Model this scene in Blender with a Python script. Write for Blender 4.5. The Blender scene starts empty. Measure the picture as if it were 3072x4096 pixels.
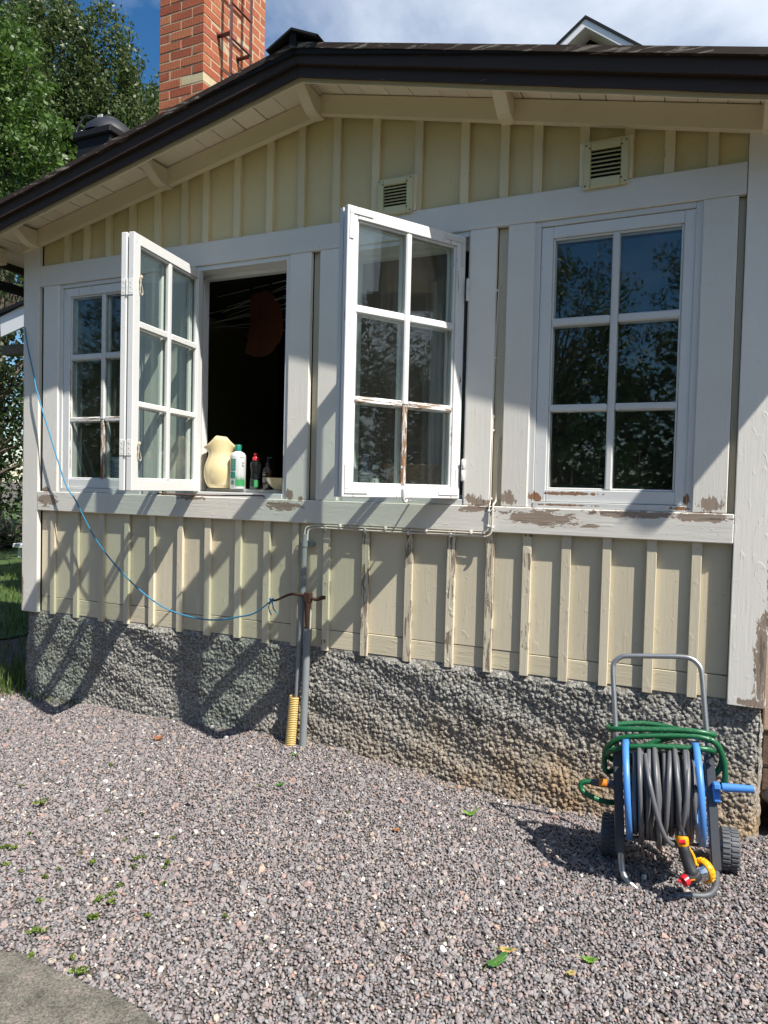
import bpy, bmesh, math, random
import numpy as np
from mathutils import Vector, Matrix, noise
random.seed(11)
RNG = np.random.default_rng(5)
SC = bpy.context.scene
COL = SC.collection
PI = math.pi

# ------------------------------------------------------------------ camera, sky, sun, exposure
F, YAW, PIT, ROL, DIST, CAMZ = 2840.0, -0.4230875, -0.0335631, 0.0240818, 3.4303928, 1.5
_f = Vector((math.sin(YAW)*math.cos(PIT), math.cos(YAW)*math.cos(PIT), math.sin(PIT)))
_r0 = Vector((math.cos(YAW), -math.sin(YAW), 0)); _u0 = _r0.cross(_f)
_r = _r0*math.cos(ROL)+_u0*math.sin(ROL); _u = -_r0*math.sin(ROL)+_u0*math.cos(ROL)
CAM = Vector((0, -DIST, CAMZ))
cam = bpy.data.cameras.new('camera'); camo = bpy.data.objects.new('camera', cam); COL.objects.link(camo)
cam.sensor_width = 36; cam.lens = 36*F/4096; cam.clip_start = .05; cam.clip_end = 600
camo.matrix_world = Matrix(((_r.x, _u.x, -_f.x, CAM.x), (_r.y, _u.y, -_f.y, CAM.y), (_r.z, _u.z, -_f.z, CAM.z), (0, 0, 0, 1)))
SC.camera = camo

def ray(px, py): return _f+_r*((px-1536)/F)-_u*((py-2048)/F)
def at(px, py, y):
    """point of the photograph (full-size pixel) on the vertical plane at depth y"""
    v = ray(px, py); return CAM+v*((y+DIST)/v.y)
def gr(px, py, z=0.0):
    v = ray(px, py); return CAM+v*((z-CAMZ)/v.z)

SUN = Vector((.70, -.29, 1.0)).normalized()      # towards the sun
EL = math.asin(SUN.z); AZ = math.atan2(SUN.x, SUN.y)
w = bpy.data.worlds.new("World"); SC.world = w; w.use_nodes = True
nt = w.node_tree; nt.nodes.clear()
N = nt.nodes.new; L = nt.links.new
sky = N('ShaderNodeTexSky'); sky.sky_type = 'NISHITA'; sky.sun_disc = False
sky.sun_elevation = EL; sky.sun_rotation = AZ; sky.air_density = 1.0; sky.dust_density = .25; sky.ozone_density = 2.2
tc = N('ShaderNodeTexCoord')
mp = N('ShaderNodeMapping'); mp.inputs['Scale'].default_value = (1.0, 1.0, 1.7); mp.inputs['Location'].default_value = (1.35, .3, .2)
n1 = N('ShaderNodeTexNoise'); n1.inputs['Scale'].default_value = 2.1; n1.inputs['Detail'].default_value = 9; n1.inputs['Roughness'].default_value = .55; n1.inputs['Distortion'].default_value = .3
sep = N('ShaderNodeSeparateXYZ')
bias = N('ShaderNodeMath'); bias.operation = 'MULTIPLY_ADD'; bias.inputs[1].default_value = .34; 
addn = N('ShaderNodeMath'); addn.operation = 'ADD'
cr = N('ShaderNodeValToRGB'); cr.color_ramp.elements[0].position = .345; cr.color_ramp.elements[0].color = (0, 0, 0, 1)
cr.color_ramp.elements[1].position = .62; cr.color_ramp.elements[1].color = (1, 1, 1, 1)
hs = N('ShaderNodeHueSaturation'); hs.inputs['Saturation'].default_value = 1.32
mixc = N('ShaderNodeMix'); mixc.data_type = 'RGBA'; mixc.inputs['B'].default_value = (7.3, 7.9, 8.8, 1)
mul = N('ShaderNodeMath'); mul.operation = 'MULTIPLY'; mul.inputs[1].default_value = .92
bg = N('ShaderNodeBackground'); bg.inputs['Strength'].default_value = .084
wo = N('ShaderNodeOutputWorld')
L(tc.outputs['Generated'], mp.inputs['Vector']); L(mp.outputs[0], n1.inputs['Vector']); L(tc.outputs['Generated'], sep.inputs[0])
dotn = N('ShaderNodeVectorMath'); dotn.operation = 'DOT_PRODUCT'; dotn.inputs[1].default_value = (.85, .45, -.25); L(tc.outputs['Generated'], dotn.inputs[0]); L(dotn.outputs['Value'], bias.inputs[0]); bias.inputs[2].default_value = .0
L(n1.outputs['Fac'], addn.inputs[0]); L(bias.outputs[0], addn.inputs[1]); L(addn.outputs[0], cr.inputs[0])
L(sky.outputs[0], hs.inputs['Color']); L(hs.outputs[0], mixc.inputs['A']); L(cr.outputs[0], mul.inputs[0]); L(mul.outputs[0], mixc.inputs['Factor'])
L(mixc.outputs['Result'], bg.inputs['Color']); L(bg.outputs[0], wo.inputs[0])

sd = bpy.data.lights.new('sun', 'SUN'); sd.energy = 5.0; sd.angle = math.radians(.55); sd.color = (1, .955, .88)
so = bpy.data.objects.new('sun', sd); COL.objects.link(so)
so.rotation_euler = (-SUN).to_track_quat('-Z', 'Y').to_euler(); so.location = (4, -4, 8)
SC.view_settings.view_transform = 'Standard'; SC.view_settings.look = 'None'
SC.view_settings.exposure = .62; SC.view_settings.gamma = 1; SC.view_settings.use_curve_mapping = False
SC.cycles.max_bounces = 10; SC.cycles.transparent_max_bounces = 16; SC.cycles.caustics_reflective = False; SC.cycles.caustics_refractive = False
SC.render.use_persistent_data = False

# ------------------------------------------------------------------ object helpers
def reg(name, me, mat=None, parent=None, label=None):
    o = bpy.data.objects.new(name, me); COL.objects.link(o)
    if mat is not None and not me.materials: me.materials.append(mat)
    if parent is not None: o.parent = parent
    if label: o['label'] = label
    return o
def thing(name, label, cat, loc=(0, 0, 0), group=None):
    o = bpy.data.objects.new(name, None); COL.objects.link(o); o.location = loc; o.empty_display_size = .1
    o['label'] = label; o['category'] = cat
    if group: o['group'] = group
    return o
def tag(o, label=None, cat=None, group=None, kind=None):
    if label: o['label'] = label
    if cat: o['category'] = cat
    if group: o['group'] = group
    if kind: o['kind'] = kind
    return o
def copy_tree(o, parent=None):
    c = o.copy(); COL.objects.link(c)
    if parent is not None: c.parent = parent
    for ch in list(o.children): copy_tree(ch, c)
    return c

class MB:
    """collects geometry and links it as one mesh"""
    def __init__(s): s.v = []; s.f = []; s.sm = []; s.mi = []; s.m = 0
    def add(s, vs, fs, smooth=False):
        b = len(s.v); s.v.extend([tuple(p) for p in vs])
        for f in fs: s.f.append(tuple(i+b for i in f)); s.sm.append(smooth); s.mi.append(s.m)
    def box(s, x0, x1, y0, y1, z0, z1, c=0.0, M=None, jit=0.0):
        """chamfered box"""
        if x0 > x1: x0, x1 = x1, x0
        if y0 > y1: y0, y1 = y1, y0
        if z0 > z1: z0, z1 = z1, z0
        c = min(c, (x1-x0)*.45, (y1-y0)*.45, (z1-z0)*.45)
        if c <= 0:
            vs = [Vector((x, y, z)) for z in (z0, z1) for y in (y0, y1) for x in (x0, x1)]
            fs = [(0, 2, 3, 1), (4, 5, 7, 6), (0, 1, 5, 4), (2, 6, 7, 3), (0, 4, 6, 2), (1, 3, 7, 5)]
        else:
            vs = []; idx = {}
            for kx in (0, 1):
                for ky in (0, 1):
                    for kz in (0, 1):
                        X, Y, Z = (x0, x1)[kx], (y0, y1)[ky], (z0, z1)[kz]
                        ix, iy, iz = (c if kx == 0 else -c), (c if ky == 0 else -c), (c if kz == 0 else -c)
                        for ax, p in enumerate(((X, Y+iy, Z+iz), (X+ix, Y, Z+iz), (X+ix, Y+iy, Z))):
                            idx[kx, ky, kz, ax] = len(vs); vs.append(Vector(p))
            fs = []
            g = lambda *k: idx[k]
            for k in (0, 1):
                q = [g(k, 0, 0, 0), g(k, 1, 0, 0), g(k, 1, 1, 0), g(k, 0, 1, 0)]; fs.append(q[::-1] if k == 0 else q)
                q = [g(0, k, 0, 1), g(1, k, 0, 1), g(1, k, 1, 1), g(0, k, 1, 1)]; fs.append(q if k == 0 else q[::-1])
                q = [g(0, 0, k, 2), g(1, 0, k, 2), g(1, 1, k, 2), g(0, 1, k, 2)]; fs.append(q[::-1] if k == 0 else q)
            cen = Vector(((x0+x1)/2, (y0+y1)/2, (z0+z1)/2))
            def out(q):
                a, b, d = vs[q[0]], vs[q[1]], vs[q[2]]
                nn = (b-a).cross(d-a); m = sum((vs[i] for i in q), Vector())/len(q)-cen
                fs.append(q if nn.dot(m) > 0 else q[::-1])
            for a in (0, 1):
                for b in (0, 1):
                    out([g(0, a, b, 1), g(1, a, b, 1), g(1, a, b, 2), g(0, a, b, 2)])
                    out([g(a, 0, b, 0), g(a, 1, b, 0), g(a, 1, b, 2), g(a, 0, b, 2)])
                    out([g(a, b, 0, 0), g(a, b, 1, 0), g(a, b, 1, 1), g(a, b, 0, 1)])
                    for d in (0, 1): out([g(a, b, d, 0), g(a, b, d, 1), g(a, b, d, 2)])
        if jit:
            vs = [v+Vector((random.uniform(-jit, jit), random.uniform(-jit, jit), random.uniform(-jit, jit))) for v in vs]
        if M is not None: vs = [M @ v for v in vs]
        s.add(vs, fs)
    def prism(s, poly, y0, y1):
        """poly: list of (x,z), extruded along y"""
        n = len(poly)
        a = sum(poly[i][0]*poly[(i+1) % n][1]-poly[(i+1) % n][0]*poly[i][1] for i in range(n))
        if a < 0: poly = poly[::-1]
        vs = [(x, y0, z) for x, z in poly]+[(x, y1, z) for x, z in poly]
        fs = [tuple(range(n)), tuple(range(2*n-1, n-1, -1))]+[(i, i+n, (i+1) % n+n, (i+1) % n) for i in range(n)]
        s.add(vs, fs)
    def tube(s, pts, r, seg=10, closed=False, smooth=True, cap=True, res=0, flat=None):
        P = [Vector(p) for p in pts]
        rr = list(r) if hasattr(r, '__len__') else [r]*len(P)
        if res:
            Q = []; R2 = []; n = len(P)
            rng = range(n if closed else n-1)
            for i in rng:
                p0 = P[(i-1) % n] if (closed or i > 0) else P[0]; p1 = P[i]; p2 = P[(i+1) % n]
                p3 = P[(i+2) % n] if (closed or i+2 < n) else P[-1]
                for k in range(res):
                    t = k/res
                    Q.append(.5*((2*p1)+(p2-p0)*t+(2*p0-5*p1+4*p2-p3)*t*t+(3*p1-p0-3*p2+p3)*t**3))
                    R2.append(rr[i]*(1-t)+rr[(i+1) % n]*t)
            if not closed: Q.append(P[-1]); R2.append(rr[-1])
            P, rr = Q, R2
        n = len(P); vs = []
        t0 = (P[1]-P[0]).normalized()
        nrm = t0.orthogonal().normalized()
        for i in range(n):
            if closed: t = (P[(i+1) % n]-P[i-1]).normalized()
            else: t = (P[min(i+1, n-1)]-P[max(i-1, 0)]).normalized()
            nrm = (nrm-t*nrm.dot(t)).normalized(); b = t.cross(nrm)
            for k in range(seg):
                a = 2*PI*k/seg; vs.append(P[i]+(nrm*math.cos(a)+b*math.sin(a))*rr[i])
        fs = []
        for i in range(n if closed else n-1):
            j = (i+1) % n
            for k in range(seg):
                k2 = (k+1) % seg; fs.append((i*seg+k, i*seg+k2, j*seg+k2, j*seg+k))
        s.add(vs, fs, smooth)
        if cap and not closed:
            s.add(vs[:seg], [tuple(range(seg-1, -1, -1))]); s.add(vs[-seg:], [tuple(range(seg))])
    def lathe(s, prof, seg=28, M=None, sx=1, smooth=True):
        vs = []; fs = []
        for r, z in prof:
            for k in range(seg):
                a = 2*PI*k/seg; v = Vector((r*math.cos(a)*sx, r*math.sin(a), z)); vs.append(M @ v if M is not None else v)
        for i in range(len(prof)-1):
            for k in range(seg):
                k2 = (k+1) % seg; fs.append((i*seg+k, i*seg+k2, (i+1)*seg+k2, (i+1)*seg+k))
        s.add(vs, fs, smooth)
    def build(s, name, mat=None, parent=None, label=None):
        me = bpy.data.meshes.new(name); me.from_pydata(s.v, [], s.f)
        me.polygons.foreach_set('use_smooth', s.sm)
        if isinstance(mat, (list, tuple)):
            for m in mat: me.materials.append(m)
            me.polygons.foreach_set('material_index', s.mi); mat = None
        me.update()
        return reg(name, me, mat, parent, label)

# ------------------------------------------------------------------ material helpers
def mat(name):
    m = bpy.data.materials.new(name); m.use_nodes = True; t = m.node_tree
    return m, t, t.nodes['Principled BSDF'], t.nodes['Material Output']
def nd(t, typ, **kw):
    n = t.nodes.new(typ)
    for k, v in kw.items():
        if k.startswith('i_'):
            key = k[2:]
            n.inputs[int(key) if key.isdigit() else key.replace('_', ' ')].default_value = v
        else: setattr(n, k, v)
    return n
def ramp(t, src, stops):
    n = nd(t, 'ShaderNodeValToRGB'); e = n.color_ramp.elements
    while len(e) > 1: e.remove(e[-1])
    e[0].position, e[0].color = stops[0][0], (*stops[0][1], 1) if len(stops[0][1]) == 3 else stops[0][1]
    for p, c in stops[1:]:
        q = e.new(p); q.color = (*c, 1)
    t.links.new(src, n.inputs[0]); return n.outputs[0]
def mth(t, op, a, b=None, c=None, clamp=False):
    n = nd(t, 'ShaderNodeMath', operation=op, use_clamp=clamp)
    for i, v in enumerate((a, b, c)):
        if v is None: continue
        if isinstance(v, (int, float)): n.inputs[i].default_value = v
        else: t.links.new(v, n.inputs[i])
    return n.outputs[0]
def mix(t, fac, a, b, blend='MIX'):
    n = nd(t, 'ShaderNodeMix', data_type='RGBA', blend_type=blend)
    for k, v in (('Factor', fac), ('A', a), ('B', b)):
        if isinstance(v, (int, float)): n.inputs[k].default_value = v
        elif isinstance(v, tuple): n.inputs[k].default_value = (*v, 1) if len(v) == 3 else v
        else: t.links.new(v, n.inputs[k])
    return n.outputs['Result']
def noise_tex(t, vec, scale, detail=4, rough=.55, dist=0):
    n = nd(t, 'ShaderNodeTexNoise'); n.inputs['Scale'].default_value = scale; n.inputs['Detail'].default_value = detail
    n.inputs['Roughness'].default_value = rough; n.inputs['Distortion'].default_value = dist
    if vec is not None: t.links.new(vec, n.inputs['Vector'])
    return n.outputs['Fac']
def worldpos(t): return nd(t, 'ShaderNodeNewGeometry').outputs['Position']
def scaled(t, vec, s):
    n = nd(t, 'ShaderNodeMapping'); n.inputs['Scale'].default_value = s; t.links.new(vec, n.inputs['Vector']); return n.outputs[0]
def bump(t, h, strength, dist, p, nrm=None):
    n = nd(t, 'ShaderNodeBump'); n.inputs['Strength'].default_value = strength; n.inputs['Distance'].default_value = dist
    t.links.new(h, n.inputs['Height'])
    if nrm is not None: t.links.new(nrm, n.inputs['Normal'])
    if p is not None: t.links.new(n.outputs[0], p.inputs['Normal'])
    return n.outputs[0]

def paint(name, col, grain='z', spots=(), flake=0.0, wood=((.19, .155, .13), (.42, .35, .285)), rough=.42, gs=.35, thr=.62, fs=1.0, local=False, spec=.5):
    """old oil paint on boards: wood grain telegraphing through, flaking to bare grey wood"""
    m, t, p, o = mat(name)
    P = nd(t, 'ShaderNodeTexCoord').outputs['Object'] if local else worldpos(t)
    info = nd(t, 'ShaderNodeObjectInfo').outputs['Random']
    off = nd(t, 'ShaderNodeVectorMath', operation='SCALE'); off.inputs[0].default_value = (3.1, 0.0, 5.3); t.links.new(info, off.inputs['Scale'])
    va = nd(t, 'ShaderNodeVectorMath', operation='ADD'); t.links.new(P, va.inputs[0]); t.links.new(off.outputs[0], va.inputs[1]); PV = va.outputs[0]
    S = {'z': (70, 70, 4), 'x': (4, 70, 70), 'y': (70, 4, 70)}[grain]
    g1 = noise_tex(t, scaled(t, PV, S), 1, 5, .6, .5)
    S2 = {'z': (2.6, 2.6, .22), 'x': (.22, 2.6, 2.6), 'y': (2.6, .22, 2.6)}[grain]
    flk = noise_tex(t, scaled(t, PV, S2), 26*fs, 7, .68, .4)
    blot = noise_tex(t, PV, 2.2, 4, .6)
    fine = noise_tex(t, PV, 160, 3, .6)
    c1 = tuple(x*.86 for x in col); c2 = tuple(min(1, x*1.05) for x in col)
    base = mix(t, blot, c1, c2)
    base = mix(t, mth(t, 'MULTIPLY', mth(t, 'GREATER_THAN', noise_tex(t, PV, 38, 3, .5), .72), .4), base, tuple(x*.55 for x in col))
    tint = nd(t, 'ShaderNodeHueSaturation'); t.links.new(base, tint.inputs['Color'])
    t.links.new(mth(t, 'MULTIPLY_ADD', info, .16, .91), tint.inputs['Value']); base = tint.outputs[0]
    wd = mix(t, g1, wood[0], wood[1])
    wd = mix(t, mth(t, 'MULTIPLY', noise_tex(t, PV, 14, 3), .32), wd, (.36, .20, .10)); wd = mix(t, mth(t, 'MULTIPLY', mth(t, 'GREATER_THAN', g1, .60), .6), wd, (.06, .045, .035))
    # flaking mask
    terms = None
    if spots:
        for (cx, cz, rx, rz) in spots:
            sb = nd(t, 'ShaderNodeVectorMath', operation='SUBTRACT'); sb.inputs[1].default_value = (cx, 0, cz); t.links.new(P, sb.inputs[0])
            ml = nd(t, 'ShaderNodeVectorMath', operation='MULTIPLY'); ml.inputs[1].default_value = (1/rx, 0, 1/rz); t.links.new(sb.outputs[0], ml.inputs[0])
            ln = nd(t, 'ShaderNodeVectorMath', operation='LENGTH'); t.links.new(ml.outputs[0], ln.inputs[0])
            q = mth(t, 'SUBTRACT', 1.25, ln.outputs['Value'], clamp=True)
            terms = q if terms is None else mth(t, 'MAXIMUM', terms, q)
        rag = noise_tex(t, scaled(t, P, {'z': (1, 1, .35), 'x': (.35, 1, 1), 'y': (1, .3, 1)}[grain]), 46, 8, .72, .8)
        near = mth(t, 'GREATER_THAN', terms, .02)
        terms = mth(t, 'ADD', terms, mth(t, 'MULTIPLY_ADD', rag, 3.2, -1.6))
        msk = mth(t, 'MULTIPLY', mth(t, 'GREATER_THAN', terms, .42), near)
    if flake > 0:
        fm = mth(t, 'GREATER_THAN', flk, 1-flake)
        fm = mth(t, 'MULTIPLY', fm, mth(t, 'GREATER_THAN', noise_tex(t, PV, 3.5*fs*fs, 2, .5), .46 if fs == 1 else .36))
        msk = mth(t, 'MAXIMUM', msk, fm) if spots else fm
    kn = nd(t, 'ShaderNodeMapRange'); kn.inputs['From Min'].default_value = .60; kn.inputs['From Max'].default_value = .72; t.links.new(noise_tex(t, scaled(t, PV, {'z': (1, 1, .5), 'x': (.5, 1, 1), 'y': (1, .5, 1)}[grain]), 24, 3, .5, 1.0), kn.inputs['Value'])
    h = mth(t, 'ADD', mth(t, 'MULTIPLY_ADD', g1, .9, mth(t, 'MULTIPLY', fine, .25)), mth(t, 'MULTIPLY', kn.outputs[0], .5))
    if spots or flake > 0:
        t.links.new(mix(t, msk, base, wd), p.inputs['Base Color'])
        h = mth(t, 'ADD', h, mth(t, 'MULTIPLY', msk, -1.6))
        t.links.new(mth(t, 'MULTIPLY_ADD', msk, .4, rough), p.inputs['Roughness'])
    else:
        t.links.new(base, p.inputs['Base Color']); p.inputs['Roughness'].default_value = rough
    p.inputs['Specular IOR Level'].default_value = spec
    bump(t, h, gs, .0032, p)
    return m

def plain(name, col, rough=.5, metal=0, spec=.5, bs=0, bscale=80, var=.0, coat=0):
    m, t, p, o = mat(name)
    p.inputs['Base Color'].default_value = (*col, 1); p.inputs['Roughness'].default_value = rough; p.inputs['Metallic'].default_value = metal
    p.inputs['Specular IOR Level'].default_value = spec; p.inputs['Coat Weight'].default_value = coat
    P = nd(t, 'ShaderNodeTexCoord').outputs['Object']
    if var:
        t.links.new(mix(t, noise_tex(t, P, bscale*.25, 6, .6), tuple(c*(1-var) for c in col), tuple(min(1, c*(1+var)) for c in col)), p.inputs['Base Color'])
    if bs: bump(t, noise_tex(t, P, bscale, 4, .6), bs, .002, p)
    return m

def glass_mat(name, dust=.05, tint=(.93, .96, .94)):
    m, t, p, o = mat(name); t.nodes.remove(p)
    P = worldpos(t)
    tr = nd(t, 'ShaderNodeBsdfTransparent'); tr.inputs[0].default_value = (*tint, 1)
    gl = nd(t, 'ShaderNodeBsdfGlossy'); gl.inputs['Roughness'].default_value = .012; gl.inputs['Color'].default_value = (.95, .97, 1, 1)
    wv = noise_tex(t, scaled(t, P, (1, 1, .35)), 5, 2, .5); b = nd(t, 'ShaderNodeBump'); b.inputs['Strength'].default_value = .12; b.inputs['Distance'].default_value = .004
    t.links.new(wv, b.inputs['Height']); t.links.new(b.outputs[0], gl.inputs['Normal'])
    ge = nd(t, 'ShaderNodeNewGeometry'); dt = nd(t, 'ShaderNodeVectorMath', operation='DOT_PRODUCT'); t.links.new(ge.outputs['Incoming'], dt.inputs[0]); t.links.new(ge.outputs['Normal'], dt.inputs[1])
    c1 = mth(t, 'SUBTRACT', 1.0, mth(t, 'ABSOLUTE', dt.outputs['Value']), clamp=True)
    frs = mth(t, 'MULTIPLY_ADD', mth(t, 'POWER', c1, 5.0), .96, .034, clamp=True)
    m1 = nd(t, 'ShaderNodeMixShader'); t.links.new(frs, m1.inputs[0]); t.links.new(tr.outputs[0], m1.inputs[1]); t.links.new(gl.outputs[0], m1.inputs[2])
    df = nd(t, 'ShaderNodeBsdfDiffuse'); df.inputs[0].default_value = (.62, .62, .58, 1)
    sp = nd(t, 'ShaderNodeTexVoronoi'); sp.inputs['Scale'].default_value = 55; t.links.new(P, sp.inputs['Vector'])
    spk = mth(t, 'LESS_THAN', sp.outputs['Distance'], .075)
    sk2 = mth(t, 'MULTIPLY', spk, mth(t, 'GREATER_THAN', noise_tex(t, P, 9, 2), .55))
    st = noise_tex(t, scaled(t, P, (30, 30, 2.5)), 1, 4, .6)
    fac = mth(t, 'MULTIPLY_ADD', st, dust, mth(t, 'MULTIPLY', sk2, .30), clamp=True)
    m2 = nd(t, 'ShaderNodeMixShader'); t.links.new(fac, m2.inputs[0]); t.links.new(m1.outputs[0], m2.inputs[1]); t.links.new(df.outputs[0], m2.inputs[2])
    t.links.new(m2.outputs[0], o.inputs[0]); return m

CREAM = (.67, .60, .445); CREAM2 = (.66, .58, .40); WHITE = (.825, .79, .72)
SP_WHITE = [(-.72, 1.375, .20, .045), (-.30, 1.408, .22, .020), (-.02, 1.405, .16, .026), (-4.03, 1.365, .10, .05), (-2.17, 1.385, .12, .030), (-1.04, 1.408, .10, .022),
            (-2.80, 1.412, .14, .014), (-.48, 1.345, .05, .012), (-.88, 1.462, .04, .045), (.03, 1.46, .055, .04), (-1.06, 1.455, .045, .03), (-1.01, 1.44, .05, .02), (-2.135, 1.45, .03, .035),
            (-2.06, 1.43, .02, .02), (-4.05, 1.435, .05, .018), (.25, .78, .035, .26), (.21, .61, .06, .02), (.27, 1.2, .012, .5), (-4.27, .75, .012, .12), (-4.27, 1.9, .006, .5)]
M_white_v = paint('white_paint_upright_boards', WHITE, 'z', SP_WHITE, gs=.42)
M_white_h = paint('white_paint_level_boards', WHITE, 'x', SP_WHITE, gs=.42)
SP_SASH = [(-.745, 1.475, .04, .03), (-.60, 1.495, .16, .009), (-.07, 1.48, .02, .03), (-.10, 1.44, .05, .01), (-.60, 1.44, .16, .006)]
M_sash = paint('white_paint_sash', (.73, .735, .72), 'z', SP_SASH, flake=.265, gs=.22, rough=.34, wood=((.20, .10, .05), (.30, .17, .09)))
M_sash_worn = paint('white_paint_sash_worn', (.73, .735, .72), 'z', (), flake=.37, gs=.3, rough=.38, local=True, wood=((.16, .09, .05), (.32, .17, .08)))
M_bar_bare = paint('bare_brown_glazing_bar', (.73, .735, .72), 'x', (), flake=.475, gs=.5, rough=.5, local=True, wood=((.13, .085, .055), (.33, .21, .13)), fs=2.2)
M_bar_rust = paint('rusty_brown_glazing_bar', (.73, .735, .72), 'z', (), flake=.52, gs=.5, rough=.6, local=True, wood=((.13, .07, .035), (.36, .18, .08)), fs=2.2)
M_cream_board = paint('cream_paint_boards', CREAM, 'z', (), flake=.24, gs=.45)
M_cream_bounce = paint('cream_paint_bounce_tinted', (.73, .60, .32), 'z', (), flake=.24, gs=.4)  # cream paint made yellower: light bounced under the eave put into the colour
M_batten_shade_contrast = paint('cream_paint_shade_contrast', (.77, .65, .40), 'z', (), flake=.30, gs=.4)  # slightly lighter paint; contrast also stands in for shade along the batten edges
M_cream_batten = paint('cream_paint_battens', (.69, .62, .465), 'z', (), flake=.30, gs=.5)
M_cream_worn = paint('cream_paint_battens_weathered', (.69, .62, .465), 'z', (), flake=.475, gs=.9, wood=((.12, .10, .08), (.34, .29, .23)))
M_cream_level = paint('cream_paint_level_pieces', (.66, .59, .43), 'x', (), flake=.30, gs=.55)
M_soffit = paint('cream_paint_soffit', (.88, .79, .60), 'y', (), flake=.20, gs=.3, rough=.5)
M_frieze = paint('cream_paint_frieze', (.82, .72, .51), 'x', (), flake=.2, gs=.2, rough=.5)
M_barge = paint('brown_paint_barge', (.042, .026, .017), 'x', (), flake=.33, gs=.3, rough=.55, spec=.3, wood=((.08, .055, .042), (.17, .125, .10)))
M_barge_cap = paint('brown_flaking_cap', (.045, .029, .020), 'x', (), flake=.44, gs=.35, rough=.6, spec=.3, wood=((.16, .16, .14), (.24, .24, .21)))
M_black = plain('black_sheet_metal', (.012, .012, .013), .7, 0, .25, .15, 30)
M_glass = glass_mat('window_glass', .008)
M_glass_dusty = glass_mat('window_glass_dusty', .016)
M_room = plain('painted_gloom_lining', (.045, .04, .025), .9, var=.3, bscale=6)  # coloured near-black to paint in the gloom of the unlit room
M_galv = plain('galvanised_steel', (.42, .43, .44), .38, .85, .5, .08, 60, .18)
M_iron = plain('rusty_iron', (.085, .04, .028), .7, .2, .4, .6, 140, .5)

# ------------------------------------------------------------------ ground
def ground_z(x, y):
    xs = [-6, -4.24, -3.18, -2.4, -1.85, -1.49, -1.17, -.57, .25, 2]; zs = [.0, .012, .025, .062, .055, .020, -.012, -.030, .012, .01]
    p = np.interp(x, xs, zs)*np.exp(np.minimum(y, 0)/.55)
    return p+.006*np.sin(x*3.1+.5)*np.cos(y*2.7)

def sheet(name, xs, ys, zf, m):
    X, Y = np.meshgrid(xs, ys); Z = zf(X, Y)
    me = bpy.data.meshes.new(name); nx, ny = len(xs), len(ys)
    v = np.stack([X, Y, Z], -1).reshape(-1, 3)
    i = np.arange((ny-1)*(nx-1)); r = i//(nx-1); c = i % (nx-1); a = r*nx+c
    fs = np.stack([a, a+1, a+nx+1, a+nx], -1)
    me.from_pydata(v.tolist(), [], fs.tolist()); me.polygons.foreach_set('use_smooth', [True]*len(fs))
    return reg(name, me, m)

def ground_material():
    m, t, p, o = mat('soil_and_grit')
    P = worldpos(t)
    vo = nd(t, 'ShaderNodeTexVoronoi'); vo.inputs['Scale'].default_value = 85; t.links.new(P, vo.inputs['Vector'])
    hs = nd(t, 'ShaderNodeSeparateColor'); t.links.new(vo.outputs['Color'], hs.inputs[0])
    c = ramp(t, hs.outputs[0], [(0, (.05, .043, .038)), (.4, (.11, .098, .09)), (.7, (.15, .125, .115)), (1, (.24, .22, .2))])
    c = mix(t, noise_tex(t, P, 4, 4), c, (.07, .055, .042), 'MIX')
    t.links.new(c, p.inputs['Base Color']); p.inputs['Roughness'].default_value = .9
    bump(t, mth(t, 'SUBTRACT', 1, vo.outputs['Distance']), .9, .006, p)
    return m
M_ground = ground_material()
gx = np.concatenate([[-300, -80, -20, -9], np.linspace(-6, 2, 120), [3, 5, 9, 20, 80, 300]])
gy = np.concatenate([[-300, -80, -20, -8, -5], np.linspace(-3.6, .3, 90), [1, 2, 4, 8, 20, 80, 300]])
g = sheet('ground', gx, gy, lambda X, Y: np.where((X > -6) & (X < 2) & (Y < .31) & (Y > -3.7), ground_z(X, Y), 0.0)-.004, M_ground)
tag(g, kind='structure')

# gravel: thousands of separate stones
def gravel_material():
    m, t, p, o = mat('gravel_stones')
    at_ = nd(t, 'ShaderNodeAttribute', attribute_type='INSTANCER', attribute_name='rnd')
    P = nd(t, 'ShaderNodeTexCoord').outputs['Object']
    c = ramp(t, at_.outputs['Fac'], [(0, (.085, .085, .092)), (.14, (.15, .145, .15)), (.30, (.21, .195, .20)), (.46, (.265, .24, .24)), (.58, (.25, .20, .19)), (.68, (.33, .265, .245)), (.76, (.24, .235, .235)),
                                     (.89, (.31, .29, .285)), (.945, (.38, .24, .20)), (.968, (.44, .37, .28)), (.984, (.52, .48, .42)), (.995, (.66, .65, .62))])
    sp = noise_tex(t, worldpos(t), 420, 3, .7)
    c = mix(t, mth(t, 'MULTIPLY', mth(t, 'GREATER_THAN', sp, .56), .40), c, (.44, .43, .42))
    c = mix(t, mth(t, 'MULTIPLY', mth(t, 'LESS_THAN', sp, .42), .25), c, (.06, .06, .06))
    c = mix(t, 1.0, c, (.95, .93, .935), 'MULTIPLY')
    t.links.new(c, p.inputs['Base Color']); p.inputs['Roughness'].default_value = .72; p.inputs['Specular IOR Level'].default_value = .35
    return m
M_stone = gravel_material()

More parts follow.
